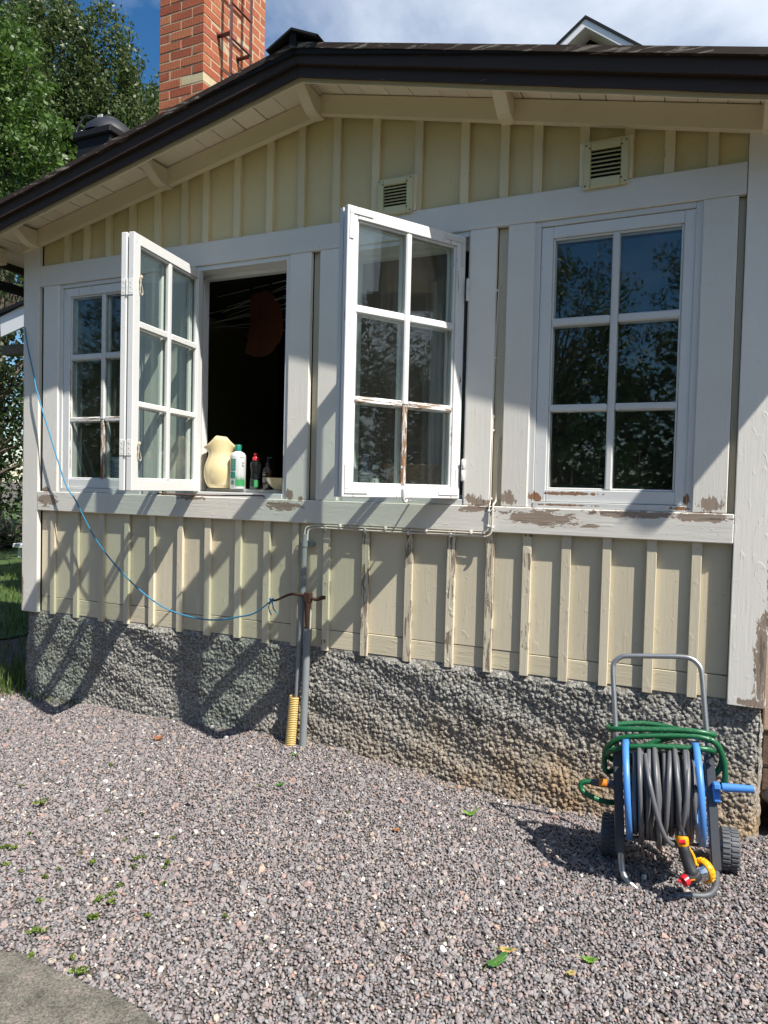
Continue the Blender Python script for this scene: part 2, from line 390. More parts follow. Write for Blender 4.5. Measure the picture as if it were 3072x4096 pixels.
def gravel_nodes(name, dmin, dens, smin, smax, seed, variants=7, flat=.62, light=0.0, sub=1):
    g = bpy.data.node_groups.new(name, 'GeometryNodeTree')
    g.interface.new_socket('Geometry', in_out='INPUT', socket_type='NodeSocketGeometry')
    g.interface.new_socket('Geometry', in_out='OUTPUT', socket_type='NodeSocketGeometry')
    n = g.nodes.new; l = g.links.new
    gi = n('NodeGroupInput'); go = n('NodeGroupOutput')
    dp = n('GeometryNodeDistributePointsOnFaces'); dp.distribute_method = 'POISSON'
    dp.inputs['Distance Min'].default_value = dmin; dp.inputs['Density Max'].default_value = dens; dp.inputs['Seed'].default_value = seed
    l(gi.outputs[0], dp.inputs['Mesh'])
    join = n('GeometryNodeJoinGeometry')
    for k in range(variants):
        ico = n('GeometryNodeMeshIcoSphere'); ico.inputs['Radius'].default_value = .5; ico.inputs['Subdivisions'].default_value = sub+1
        pos = n('GeometryNodeInputPosition'); nz = n('ShaderNodeTexNoise'); nz.noise_dimensions = '4D'
        nz.inputs['W'].default_value = 7.3*k+seed; nz.inputs['Scale'].default_value = 1.7; nz.inputs['Detail'].default_value = 1.5
        l(pos.outputs[0], nz.inputs['Vector'])
        sb = n('ShaderNodeVectorMath'); sb.operation = 'SUBTRACT'; sb.inputs[1].default_value = (.5, .5, .5); l(nz.outputs['Color'], sb.inputs[0])
        sc = n('ShaderNodeVectorMath'); sc.operation = 'SCALE'; sc.inputs['Scale'].default_value = 1.15 if k % 3 else .55; l(sb.outputs[0], sc.inputs[0])
        sp = n('GeometryNodeSetPosition'); l(ico.outputs['Mesh'], sp.inputs['Geometry']); l(sc.outputs[0], sp.inputs['Offset'])
        tr = n('GeometryNodeTransform'); tr.inputs['Scale'].default_value = (1.15, .85, flat+.08*(k % 3)); l(sp.outputs[0], tr.inputs['Geometry'])
        sm = n('GeometryNodeSetShadeSmooth'); sm.inputs['Shade Smooth'].default_value = (k % 3 == 0); l(tr.outputs[0], sm.inputs['Geometry'])
        st = n('GeometryNodeSetMaterial'); st.inputs['Material'].default_value = M_stone; l(sm.outputs[0], st.inputs['Geometry'])
        gt = n('GeometryNodeGeometryToInstance'); l(st.outputs[0], gt.inputs[0]); l(gt.outputs[0], join.inputs[0])
    iop = n('GeometryNodeInstanceOnPoints'); iop.inputs['Pick Instance'].default_value = True
    l(dp.outputs['Points'], iop.inputs['Points']); l(join.outputs[0], iop.inputs['Instance'])
    ri = n('FunctionNodeRandomValue'); ri.data_type = 'INT'; ri.inputs['Min'].default_value = 0 if False else ri.inputs['Min'].default_value
    for s_ in ri.inputs:
        if s_.type == 'INT' and s_.name == 'Min': s_.default_value = 0
        if s_.type == 'INT' and s_.name == 'Max': s_.default_value = variants-1
    l([o for o in ri.outputs if o.type == 'INT'][0], iop.inputs['Instance Index'])
    rv = n('FunctionNodeRandomValue'); rv.data_type = 'FLOAT_VECTOR'
    vi = [s_ for s_ in rv.inputs if s_.type == 'VECTOR']; vi[0].default_value = (-.7, -.7, 0); vi[1].default_value = (.7, .7, 6.283)
    [s_ for s_ in rv.inputs if s_.name == 'Seed'][0].default_value = seed+3
    l([o for o in rv.outputs if o.type == 'VECTOR'][0], iop.inputs['Rotation'])
    rs = n('FunctionNodeRandomValue'); rs.data_type = 'FLOAT'; fi = [s_ for s_ in rs.inputs if s_.type == 'VALUE']; fi[0].default_value = 0; fi[1].default_value = 1
    [s_ for s_ in rs.inputs if s_.name == 'Seed'][0].default_value = seed+9
    pw = n('ShaderNodeMath'); pw.operation = 'POWER'; pw.inputs[1].default_value = 2.2; l([o for o in rs.outputs if o.type == 'VALUE'][0], pw.inputs[0])
    mr = n('ShaderNodeMath'); mr.operation = 'MULTIPLY_ADD'; mr.inputs[1].default_value = smax-smin; mr.inputs[2].default_value = smin; l(pw.outputs[0], mr.inputs[0])
    l(mr.outputs[0], iop.inputs['Scale'])
    rc = n('FunctionNodeRandomValue'); rc.data_type = 'FLOAT'; fc = [s_ for s_ in rc.inputs if s_.type == 'VALUE']; fc[0].default_value = light; fc[1].default_value = 1
    [s_ for s_ in rc.inputs if s_.name == 'Seed'][0].default_value = seed+21
    sa = n('GeometryNodeStoreNamedAttribute'); sa.data_type = 'FLOAT'; sa.domain = 'INSTANCE'; sa.inputs['Name'].default_value = 'rnd'
    l(iop.outputs[0], sa.inputs['Geometry']); l([o for o in rc.outputs if o.type == 'VALUE'][0], [s_ for s_ in sa.inputs if s_.name == 'Value'][0])
    l(sa.outputs[0], go.inputs[0])
    return g

SLAB = [(-3.6, -1.93), (-2.6, -1.90), (-2.2, -1.91), (-1.97, -1.905), (-1.89, -1.885), (-1.78, -1.895), (-1.63, -1.90), (-1.50, -1.898), (-1.38, -1.915), (-1.30, -1.93), (-1.22, -1.99), (-1.16, -2.3), (-1.2, -3.1), (-3.6, -3.1)]
def gravel_patch(name, lift, dz=0):
    xs = np.linspace(-5.1, 1.3, 65); ys = np.linspace(-3.2, .05, 36)
    vs = [(x, y, float(ground_z(np.array(x), np.array(y)))+lift) for y in ys for x in xs]; fs = []
    for j in range(len(ys)-1):
        for i in range(len(xs)-1):
            cx, cy = (xs[i]+xs[i+1])/2, (ys[j]+ys[j+1])/2
            if cx < -3.2 and cy < -2.4-(cx+3.2)*.9 and False: continue
            if cy < -1.75-(-cx)*0 and cx < -1.35 and cy < -1.93: continue
            if cy < -2.2-.0*cx and (cx < -2.4): continue
            if cx+(cy+3.43)*1.55 < -.9: continue
            a = j*len(xs)+i; fs.append((a, a+1, a+len(xs)+1, a+len(xs)))
    me = bpy.data.meshes.new(name); me.from_pydata(vs, [], fs); o = reg(name, me, M_ground)
    return o
def add_gn(o, g):
    md = o.modifiers.new('stones', 'NODES'); md.node_group = g
gv = gravel_patch('gravel', .002); add_gn(gv, gravel_nodes('gravel_scatter', .0076, 16000, .0085, .0172, 3)); tag(gv, 'crushed grey and pink gravel covering the yard', 'gravel', kind='stuff')
gv2 = gravel_patch('pebbles', .006); add_gn(gv2, gravel_nodes('pebble_scatter', .03, 240, .016, .030, 31, flat=.66, light=.45, sub=2)); tag(gv2, 'larger rounded pale pebbles strewn over the gravel', 'gravel', kind='stuff')

# ------------------------------------------------------------------ the house
H = thing('house', 'cream boarded outbuilding with white windows, brown gable edge and rough plinth', 'house', (0, 0, 0))

def worley(X, Z, cell, seed, rad=1):
    """distance to the nearest jittered point, vectorised"""
    r = np.random.default_rng(seed); Sx = r.random((512, 512)); Sz = r.random((512, 512)); Sr = r.random((512, 512))
    i0 = np.floor(X/cell).astype(int); j0 = np.floor(Z/cell).astype(int); best = np.full(X.shape, 9.0); rr = np.zeros(X.shape)
    for di in (-1, 0, 1):
        for dj in (-1, 0, 1):
            i, j = i0+di, j0+dj; a, b = i % 512, j % 512
            px, pz = (i+Sx[a, b])*cell, (j+Sz[a, b])*cell
            d = np.hypot(X-px, Z-pz)/cell/(.6+.7*Sr[a, b]); k = d < best; best = np.where(k, d, best); rr = np.where(k, Sr[a, b], rr)
    return best, rr
def plinth_relief(A, Z):
    d1, r1 = worley(A, Z, .0130, 1); d2, r2 = worley(A, Z, .0085, 2); d3, _ = worley(A, Z, .07, 5)
    h = np.maximum(np.sqrt(np.maximum(0, 1-d1*d1))*(.25+.75*r1)*.0185, np.sqrt(np.maximum(0, 1-d2*d2))*(.3+.7*r2)*.0115)
    low = .010*np.sin(A*5.1+Z*3)*np.sin(Z*9+A*2.3)+.006*np.sin(A*17+Z*13)*np.sin(Z*21-A*6)+.006*(1-d3)
    return h+low
def plinth_mat():
    m, t, p, o = mat('roughcast_plinth')
    P = worldpos(t)
    sx = nd(t, 'ShaderNodeSeparateXYZ'); t.links.new(P, sx.inputs[0])
    a = noise_tex(t, P, 75, 6, .7); b = noise_tex(t, P, 4.5, 4, .6)
    c = ramp(t, a, [(.32, (.07, .068, .06)), (.46, (.20, .193, .175)), (.58, (.36, .35, .32)), (.72, (.60, .58, .54))])  # contrast raised to put shadowed pits and bright pebble highlights into the colour
    warm = mth(t, 'MULTIPLY', mth(t, 'SUBTRACT', .42, sx.outputs['Z'], clamp=True), 3.0, clamp=True)
    warm = mth(t, 'MULTIPLY', warm, mth(t, 'MULTIPLY_ADD', sx.outputs['X'], .45, 1.15, clamp=True), clamp=True)
    warm = mth(t, 'MULTIPLY', warm, mth(t, 'MULTIPLY_ADD', b, 2.2, -.5, clamp=True), clamp=True)
    c = mix(t, warm, c, mix(t, a, (.13, .09, .045), (.58, .40, .24)))
    c = mix(t, mth(t, 'MULTIPLY', mth(t, 'GREATER_THAN', noise_tex(t, P, 12, 4), .62), .35), c, (.11, .095, .055))
    t.links.new(c, p.inputs['Base Color']); p.inputs['Roughness'].default_value = .95; p.inputs['Specular IOR Level'].default_value = .15
    bump(t, noise_tex(t, P, 330, 4, .7), .6, .003, p)
    return m
M_plinth = plinth_mat()
def relief_grid(a0, a1, z0, z1, step, fn):
    A = np.arange(a0, a1+step*.5, step); Z = np.arange(z0, z1+step*.5, step); AA, ZZ = np.meshgrid(A, Z)
    v = fn(AA, ZZ).reshape(-1, 3); nx = len(A); i = np.arange((len(Z)-1)*(nx-1)); a = (i//(nx-1))*nx+i % (nx-1)
    return v, np.stack([a, a+1, a+nx+1, a+nx], -1)
def fr_plinth(A, Z):
    h = plinth_relief(A, Z); edge = np.clip((.60-Z)/.03, 0, 1)
    # rounded outer corners
    e = np.clip((.255-A)/.03, 0, 1)*np.clip((A+4.262)/.03, 0, 1)
    out = h*edge-(1-np.sqrt(np.clip(e, 0, 1)))*.02
    bulge = .018*np.clip((.22-Z)/.22, 0, 1)*(1+.5*np.sin(A*6))
    return np.stack([A, .040-out-bulge, Z], -1)
v1, f1 = relief_grid(-4.262, .255, -.08, .602, .0034, fr_plinth)
def side_plinth(xc, sgn):
    def fn(Y, Z):
        h = plinth_relief(Y+9, Z)*np.clip((.60-Z)/.03, 0, 1)*np.clip((Y-.03)/.03, 0, 1)
        return np.stack([xc+sgn*(h-.004), Y, Z], -1)
    return relief_grid(.04, 1.2, -.08, .602, .012, fn)
v2, f2 = side_plinth(-4.262, -1); v3, f3 = side_plinth(.255, 1)
mb = bpy.data.meshes.new('plinth')
mb.from_pydata(np.concatenate([v1, v2, v3]).tolist(), [], np.concatenate([f1, f2+len(v1), f3+len(v1)+len(v2)]).tolist())
mb.polygons.foreach_set('use_smooth', [False]*len(mb.polygons))
reg('plinth', mb, M_plinth, H)
m = MB(); m.box(-4.25, .245, .07, 1.2, .585, .600); m.build('plinth_top', M_plinth, H)

# rake geometry
AX, AZ_ = -1.961, 3.624
def soff(x): return AZ_-(.2076*(AX-x) if x < AX else .2218*(x-AX))   # underside of the roof boards
EAVE_L, EAVE_R = -4.66, .84

# wall boards
LOW = [-4.005, -3.789, -3.565, -3.348, -3.143, -2.919, -2.711, -2.489, -2.29, -2.098, -1.897, -1.656, -1.404, -1.17, -.966, -.781, -.593, -.406, -.209, -.021]
UPP = [-3.892, -3.717, -3.527, -3.332, -3.129, -2.918, -2.759, -2.534, -2.31, -2.103, -1.882, -1.646, -1.403, -1.153, -.949, -.785, -.567, -.368, -.195, -.018]
def spans(cs, a, b):
    e = [a]+cs+[b]; return list(zip(e[:-1], e[1:]))
def one_box(name, mt, parent, *a, c=.002, **k):
    q = MB(); q.box(*a, c=c, **k); return q.build(name, mt, parent)
for i, (a, b) in enumerate(spans(LOW, -4.128, .122)):
    dy = random.uniform(-.002, .002); zs = .704+random.uniform(-.006, .008)
    one_box('wall_board', M_cream_board, H, a+.001, b-.001, .038+dy, .058, zs, 1.32)
    one_box('wall_board', M_cream_level, H, a+.001, b-.001, .036+random.uniform(-.003, .003), .058, .603+random.uniform(-.003, .003), zs-.0035)
for i, xc in enumerate(LOW):
    wdt = .0215+random.uniform(-.002, .001)
    worn = xc in (-1.897, -1.656, -1.404, -1.17, -.966, -.781)
    sk = random.uniform(-.002, .002)
    M_ = Matrix.Shear('XZ', 4, (0, 0)) if False else None
    one_box('batten', M_cream_worn if worn else M_cream_batten, H, xc-wdt, xc+wdt, .016+random.uniform(-.002, .002), .0365, .592+random.uniform(-.008, .004), 1.32)
def sloped_top_box(q, a, b, y0, y1, z0, f, c=0):
    pts = [(a, z0), (b, z0), (b, f(b))]+([(AX, f(AX))] if a < AX < b else [])+[(a, f(a))]
    q.prism(pts, y0, y1)
for a, b in spans(UPP, -4.128, .122):
    q = MB(); sloped_top_box(q, a+.001, b-.001, .038+random.uniform(-.0015, .0015), .058, 2.90, lambda x: soff(x)-.05); q.build('wall_board', M_cream_bounce, H)
for xc in UPP:
    q = MB(); wdt = .0215; sloped_top_box(q, xc-wdt, xc+wdt, .012, .0365, 2.90, lambda x: soff(x)-.05); q.build('batten', M_batten_shade_contrast, H)

# posts, header, apron and casings
Z0, Z1 = 1.424, 2.795
one_box('corner_board', M_white_v, H, -4.276, -4.128, .0, .03, .594, 3.10, c=.003)
one_box('corner_board', M_white_v, H, -4.279, -4.249, .031, .17, .594, 3.08, c=.003)
one_box('corner_board', M_white_v, H, .122, .271, .0, .03, .590, 3.12, c=.003)
one_box('corner_board', M_white_v, H, .243, .273, .031, .17, .590, 3.08, c=.003)
one_box('header_board', M_white_h, H, -4.126, .119, -.001, .034, Z1, 2.932, c=.003)
one_box('apron_board', M_white_h, H, -4.128, .121, -.003, .034, 1.294, Z0, c=.004)
OPEN = [(-3.949, -3.205), (-2.885, -2.159), (-1.832, -1.109), (-.786, -.048)]
CAS = [(-4.088, -3.949), (-3.205, -3.075), (-3.018, -2.885), (-2.159, -2.023), (-1.966, -1.832), (-1.109, -.973), (-.916, -.786), (-.048, .091)]
for a, b in CAS: one_box('casing', M_white_v, H, a, b, .0+random.uniform(0, .002), .034, Z0+.001, Z1-.001, c=.0035)
for a, b in ((-4.127, -4.089), (-3.073, -3.020), (-2.021, -1.968), (-.971, -.918), (.092, .1215)):
    one_box('wall_board', M_cream_board, H, a, b, .037, .058, Z0, Z1)
# solid wall behind the boards
q = MB(); q.prism([(-4.24, .60), (.24, .60), (.24, 1.40), (-4.24, 1.40)], .0585, .16); 
for a, b in [(-4.24, -3.985), (-3.17, -2.92), (-2.125, -1.865), (-1.075, -.82), (-.014, .24)]: q.prism([(a, 1.40), (b, 1.40), (b, 2.80), (a, 2.80)], .0585, .16)
q.prism([(-4.24, 2.80), (.24, 2.80), (.24, soff(.24)-.005), (AX, soff(AX)-.005), (-4.24, soff(-4.24)-.005)], .0585, .16)
q.build('wall_core', M_room, H)
# side walls of the building
q = MB(); q.box(-4.245, -4.20, .16, 4.4, .60, soff(-4.24)-.01); q.build('side_wall', M_cream_board, H)
q = MB(); q.box(.20, .242, .16, 4.4, .60, soff(.24)-.01); q.build('side_wall', M_cream_board, H)
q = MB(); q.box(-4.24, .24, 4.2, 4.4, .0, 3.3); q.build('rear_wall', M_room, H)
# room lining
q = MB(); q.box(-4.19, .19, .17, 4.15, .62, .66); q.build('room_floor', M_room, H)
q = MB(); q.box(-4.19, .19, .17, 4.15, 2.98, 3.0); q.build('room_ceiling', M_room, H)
M_olive = plain('olive_panelling', (.34, .30, .12), .8, var=.2, bscale=5)
q = MB(); q.box(-4.195, -4.17, .18, 4.1, .67, 2.97); q.build('room_wall', M_olive, H)
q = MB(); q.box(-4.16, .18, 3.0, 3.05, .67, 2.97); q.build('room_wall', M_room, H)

# frieze boards under the roof boards, on the wall
q = MB(); q.prism([(-4.276, soff(-4.276)-.004), (-2.02, soff(-2.02)-.004), (-2.02, soff(-2.02)-.108), (-4.276, soff(-4.276)-.108)], -.022, .0165); q.build('frieze_board', M_frieze, H)
q = MB(); q.prism([(-2.018, soff(-2.018)-.004), (AX, soff(AX)-.004), (.30, soff(.30)-.004), (.30, soff(.30)-.108), (AX, soff(AX)-.106), (-2.018, soff(-2.018)-.108)], -.022, .0165); q.build('frieze_board', M_frieze, H)
# roof boards seen from below
x = EAVE_L
while x < EAVE_R-.02:
    wd = random.uniform(.115, .155); b = min(x+wd, EAVE_R)
    if x < AX < b: b = AX
    q = MB(); dz = random.uniform(0, .003); gp = random.choice((.0012, .0015, .003, .004))
    q.prism([(x+gp, soff(x+gp)+dz), (b-gp, soff(b-gp)+dz), (b-gp, soff(b-gp)+.02), (x+gp, soff(x+gp)+.02)], -.318, .62)
    q.build('soffit_board', M_soffit, H); x = b
# purlin ends with a chamfered nose
def purlin(xc, wd=.066, drop=.104, nose=-.295):
    q = MB(); zt = soff(xc)-.002-.007; zb = zt-drop
    prof = [(.02, zb), (-.055, zb), (-.085, zb+.008), (-.12, zb+.028), (-.20, zb+.082), (nose, zb+.088), (nose, zt), (.02, zt)]
    n = len(prof); vs = [(xc-wd/2, y, z) for y, z in prof]+[(xc+wd/2, y, z) for y, z in prof]
    fs = [tuple(range(n)), tuple(range(2*n-1, n-1, -1))]+[(i, i+n, (i+1) % n+n, (i+1) % n) for i in range(n)]
    q.add(vs, fs); o = q.build('purlin_end', M_frieze, H)
    bm = bmesh.new(); bm.from_mesh(o.data); bmesh.ops.recalc_face_normals(bm, faces=bm.faces); bmesh.ops.bevel(bm, geom=bm.edges[:], offset=.002, segments=1, affect='EDGES'); bm.to_mesh(o.data); bm.free()
for xc in (-4.50, -4.152, -3.048, -2.0, -.935, .20): purlin(xc)
q = MB(); q.box(.125, .29, -.30, -.023, soff(.2)-.16, soff(.2)-.012, c=.003)
# barge boards: three stepped layers
def barge(y0, y1, zlo_off, zhi_off, mt, name, lip=0):
    def fl(x): return 3.542-.2235*(-1.926-x)
    def fr(x): return 3.542-.2400*(x+1.926)
    for side in (0, 1):
        if side == 0: a, b, f_ = EAVE_L-.01, -1.926-.0012, fl
        else: a, b, f_ = -1.926+.0012, EAVE_R+.01, fr
        n = 24; q = MB(); xs = [a+(b-a)*i/n for i in range(n+1)]
        lo = [(x, f_(x)+zlo_off+random.uniform(-.0012, .0012)) for x in xs]; hi = [(x, f_(x)+zhi_off) for x in xs[::-1]]
        q.prism(lo+hi, y0, y1); q.build(name, mt, H)
barge(-.330, -.3195, 0, .085, M_barge, 'barge_board')
barge(-.300, -.292, -.012, .02, M_frieze, 'barge_backing')
barge(-.352, -.3305, .055, .128, M_barge, 'barge_board')
barge(-.372, -.3525, .122, .149, M_barge_cap, 'barge_capping')
# ridge cap, roof sheets
def roofline(x): return 3.542+.151-(.2235*(-1.926-x) if x < -1.926 else .24*(x+1.926))
q = MB(); rx = [EAVE_L-.02, -3.6, -2.6, -1.926, -1.0, 0.0, EAVE_R+.02]
def rtop(x): return max(roofline(x), soff(x)+.034)
q.prism([(x, soff(x)+.0215) for x in rx]+[(x, rtop(x)) for x in rx[::-1]], -.366, 4.6)
q.build('roof_sheet', M_black, H)
q = MB(); rz = roofline(-1.926)
q.prism([(-2.075, rz-.026), (-1.926, rz+.052), (-1.775, rz-.016), (-1.79, rz-.021), (-1.926, rz+.041), (-2.065, rz-.033)], -.40, 4.6); q.build('ridge_cap', M_black, H)
q = MB(); q.box(-1.945, -1.907, -.385, -.3735, rz-.04, rz+.042); q.build('ridge_cap_support', M_black, H)
# gutter at the right eave, end towards the yard
def gutter(xc, zc, y0, y1, r=.068):
    vs = []; n = 12; ring = [(xc+r*math.cos(a), zc+r*math.sin(a)) for a in [PI+PI*i/n for i in range(n+1)]]+[(xc+(r-.004)*math.cos(a), zc+(r-.004)*math.sin(a)) for a in [2*PI-PI*i/n for i in range(n+1)]]
    q = MB(); q.prism(ring, y0, y1); q.prism([(xc+r*math.cos(a), zc+r*math.sin(a)) for a in [PI+PI*i/n for i in range(n+1)]], y0-.004, y0-.0005); q.build('gutter', M_black, H)
GZ = 2.985
gutter(.865, GZ, -.455, 4.5, .085); gutter(EAVE_L-.03, roofline(EAVE_L)-.165, -.30, 4.5, .055)
q = MB(); q.box(.78, .95, -.47, 4.5, GZ+.001, GZ+.03); q.build('eave_board', M_barge, H)
# left eave fascia
q = MB(); q.box(EAVE_L-.03, EAVE_L-.004, -.318, 4.4, soff(EAVE_L)-.045, soff(EAVE_L)+.10); q.build('fascia', M_barge, H)
q = MB(); q.box(-4.60, -4.25, .60, .64, soff(-4.65)-.03, soff(-4.3)-.02); 
# soffit going back along the left side
x = EAVE_L
while x < -4.27:
    b = min(x+.12, -4.26); q = MB(); q.prism([(x+.001, soff(x+.001)+.001), (b-.001, soff(b)+.001), (b-.001, soff(b)+.02), (x+.001, soff(x)+.02)], .621, 4.4); q.build('soffit_board', M_soffit, H); x = b

# ------------------------------------------------------------------ windows
def frame(a, b, rw=.028):
    """fixed frame lining one opening"""
    q = MB()
    q.box(a-.002, a+.028, .012, .158, Z0+.001, Z1-.001, c=.002); q.box(b-rw, b+.002, .012, .158, Z0+.001, Z1-.001, c=.002)
    q.box(a+.0285, b-rw-.0005, .012, .158, 2.769, Z1-.001, c=.002); q.box(a+.0285, b-rw-.0005, .006, .17, Z0+.001, 1.453, c=.002)
    q.box(a+.0285, a+.052, .106, .156, 1.4535, 2.7685, c=.002); q.box(b-(.052 if rw > .02 else .022), b-rw-.0005, .106, .156, 1.4535, 2.7685, c=.002)
    q.box(a+.0285, b-.0285, .106, .156, 2.745, 2.7685, c=.002)
    q.build('window_frame', M_sash, H)
    q = MB(); q.box(a-.03, b+.03, .15, .42, 1.4535, 1.4745, c=.003); q.build('window_sill', M_sash, H)
for i, (a, b) in enumerate(OPEN): frame(a, b, .008 if i == 2 else .028)

SW, SZ0, SZ1 = .69, 1.455, 2.767
def make_sash(inner=False, irons=True, worn=False, hinged='r'):
    """one glazed leaf in its own coordinates: x 0..SW from the hinge side, y 0..-.034 (0 is the back), z from SZ0"""
    th = .033
    mt = M_sash_worn if worn else M_sash
    q = MB()
    q.box(0, .056, -th, 0, SZ0, SZ1, c=.003); q.box(SW-.056, SW, -th, 0, SZ0, SZ1, c=.003)
    q.box(.0562, SW-.0562, -th, 0, SZ1-.055, SZ1, c=.003); q.box(.0562, SW-.0562, -th, 0, SZ0, SZ0+.058, c=.003)
    # moulded glazing rebate
    for (x0, x1, z0, z1) in ((.0562, .066, SZ0+.0585, SZ1-.0555), (SW-.066, SW-.0562, SZ0+.0585, SZ1-.0555)): q.box(x0, x1, -th+.009, -.006, z0, z1, c=.003)
    for (z0, z1) in ((SZ0+.0585, SZ0+.068), (SZ1-.065, SZ1-.0555)): q.box(.0665, SW-.0665, -th+.009, -.006, z0, z1, c=.003)
    s = q.build('casement_sash', mt, H)
    cx = SW/2; zb = [SZ0+.058, 1.885, 1.921, 2.292, 2.333, SZ1-.055]
    zs_ = 1.90 if worn else SZ0+.0585
    q = MB(); q.box(cx-.016, cx+.016, -th+.002, -.003, zs_+(.0003 if worn else 0), SZ1-.0555, c=.006); q.build('glazing_bar', mt, s)
    if worn:
        q = MB(); q.box(cx-.014, cx+.014, -th+.003, -.003, SZ0+.0585, zs_, c=.006); q.build('glazing_bar', M_bar_rust, s)
        q = MB(); q.box(.0568, .0622, -th+.0075, -.012, SZ0+.06, 1.90 if irons else 2.28, c=.001); q.build('bare_putty', M_bar_rust if not irons else mt, s)
    for (z0, z1) in ((1.886, 1.920), (2.293, 2.332)):
        for (x0, x1) in ((.0563, cx-.0163), (cx+.0163, SW-.0563)):
            q = MB(); q.box(x0, x1, -th+.003, -.004, z0, z1, c=.007); q.build('glazing_bar', M_bar_bare if (worn and z0 < 2) else mt, s)
    gm = M_glass_dusty if worn else M_glass
    for (z0, z1) in ((SZ0+.050, 1.894), (1.913, 2.30), (2.325, SZ1-.050)):
        for (x0, x1) in ((.050, cx-.008), (cx+.008, SW-.050)):
            q = MB(); q.box(x0, x1, -.018, -.0152, z0, z1); q.build('pane', gm, s)
    if irons:
        for hx in (0, 1):
            for hz in (0, 1):
                q = MB(); X0 = .010 if hx == 0 else SW-.010; sx = 1 if hx == 0 else -1; Z = SZ0+.016 if hz == 0 else SZ1-.014; sz = 1 if hz == 0 else -1
                pts = [(X0+sx*.13, -th-.0005, Z+sz*.012), (X0+sx*.014, -th-.0005, Z+sz*.012), (X0+sx*.014, -th-.0005, Z+sz*.14)]
                x0, x1 = sorted((X0, X0+sx*.125)); z0, z1 = sorted((Z, Z+sz*.022)); q.box(x0, x1, -th-.0045, -th-.0002, z0, z1, c=.002)
                x0, x1 = sorted((X0, X0+sx*.022)); z0, z1 = sorted((Z+sz*.0225, Z+sz*.135)); q.box(x0, x1, -th-.0045, -th-.0002, z0, z1, c=.002)
                for k in (.035, .07, .11):
                    q.lathe([(0, .0012), (.003, .001), (.0035, 0)], 8, Matrix.Translation((X0+sx*k, -th-.0045, Z+sz*.011)) @ Matrix.Rotation(PI/2, 4, 'X'))
                q.build('corner_iron', M_sash, s)
    return s
def place(s, x, y, ang, flip=False):
    """ang: direction of the leaf from its hinge, radians in plan; flip mirrors it (hinge at the right)"""
    M = Matrix.Translation((x, y, 0)) @ Matrix.Rotation(ang, 4, 'Z')
    if flip: M = M @ Matrix.Scale(-1, 4, (0, 1, 0))
    s.matrix_local = M
    return s
# window at the far left: closed
s = place(make_sash(irons=False, worn=True), -3.949+.030, .053, 0); s['label'] = 'closed leftmost sash with rusty bare glazing bars'
place(make_sash(irons=False), -3.949+.030, .092, 0)
# window at the far right: closed
s = place(make_sash(irons=False), -.757, .053, 0); s['label'] = 'closed rightmost sash reflecting the trees'
place(make_sash(irons=False), -.757, .092, 0)
# second window: coupled leaf swung out, its inner face to the camera
A1 = math.atan2(-.655, .105); px_, py_ = -2.855, .018
# leaf direction d, and the side the inner face looks to
d1 = Vector((math.cos(A1), math.sin(A1), 0)); n1_ = Vector((-d1.y, d1.x, 0))      # n1_ points to +x (towards the camera side)
s = place(make_sash(irons=False), px_+n1_.x*.033, py_+n1_.y*.033, A1); s['label'] = 'outer leaf of the open sash beside the jug'; LEAF1o = s
s = place(make_sash(irons=False), px_+n1_.x*.076, py_+n1_.y*.076, A1); s['label'] = 'inner leaf of the open sash with string loops'; LEAF1 = s
# third window: coupled leaf swung out, its outer face to the camera
A2 = math.atan2(-.575, -.359); hx, hy = -1.133, .012
d2 = Vector((math.cos(A2), math.sin(A2), 0)); n2_ = Vector((-d2.y, d2.x, 0))        # outward normal of the outer face
s = make_sash(irons=True, worn=True); s['label'] = 'open sash with corner irons and flaking bars'; LEAF2 = s
place(s, hx-n2_.x*.033, hy-n2_.y*.033, A2, flip=True)
s = make_sash(irons=False); place(s, hx-n2_.x*.076, hy-n2_.y*.076, A2, flip=True)
# fittings
M_fit = plain('painted_fittings', (.74, .74, .72), .4, 0, .5, .5, 150, .25)
def hinge_at(x, y, z, r=.008, h=.09):
    q = MB(); q.lathe([(0, -h/2-.008), (.005, -h/2-.005), (r, -h/2), (r, -.001), (r*.8, 0), (r, .001), (r, h/2), (.005, h/2+.005), (0, h/2+.008)], 12, Matrix.Translation((x, y, z))); q.build('hinge', M_fit, H)
for z in (2.50, 1.60): hinge_at(-1.113, -.004, z, .009, .10)
for z in (2.50, 1.60): hinge_at(-2.872, -.004, z, .009, .10)
# coupling hinges recessed in the free edge of the open leaf by the jug
def edge_plate(z):
    c0 = Vector((px_, py_, 0))+d1*(SW+.0002)
    for off in (.018, .060):
        q = MB(); c = c0+n1_*off; M = Matrix.Translation((c.x, c.y, z)) @ Matrix.Rotation(A1, 4, 'Z')
        q.box(-.001, .0025, -.014, .014, -.04, .04, c=.001, M=M)
        for dz in (-.025, 0, .025): q.box(.0026, .004, -.003, .003, dz-.003, dz+.003, c=.001, M=M)
        q.build('coupling_hinge', M_fit, H)
    q = MB(); c = c0+n1_*.0385; q.tube([(c.x+d1.x*.004, c.y+d1.y*.004, z-.04), (c.x+d1.x*.004, c.y+d1.y*.004, z+.04)], .004, 8); q.build('coupling_hinge', M_fit, H)
for z in (2.49, 1.675): edge_plate(z)
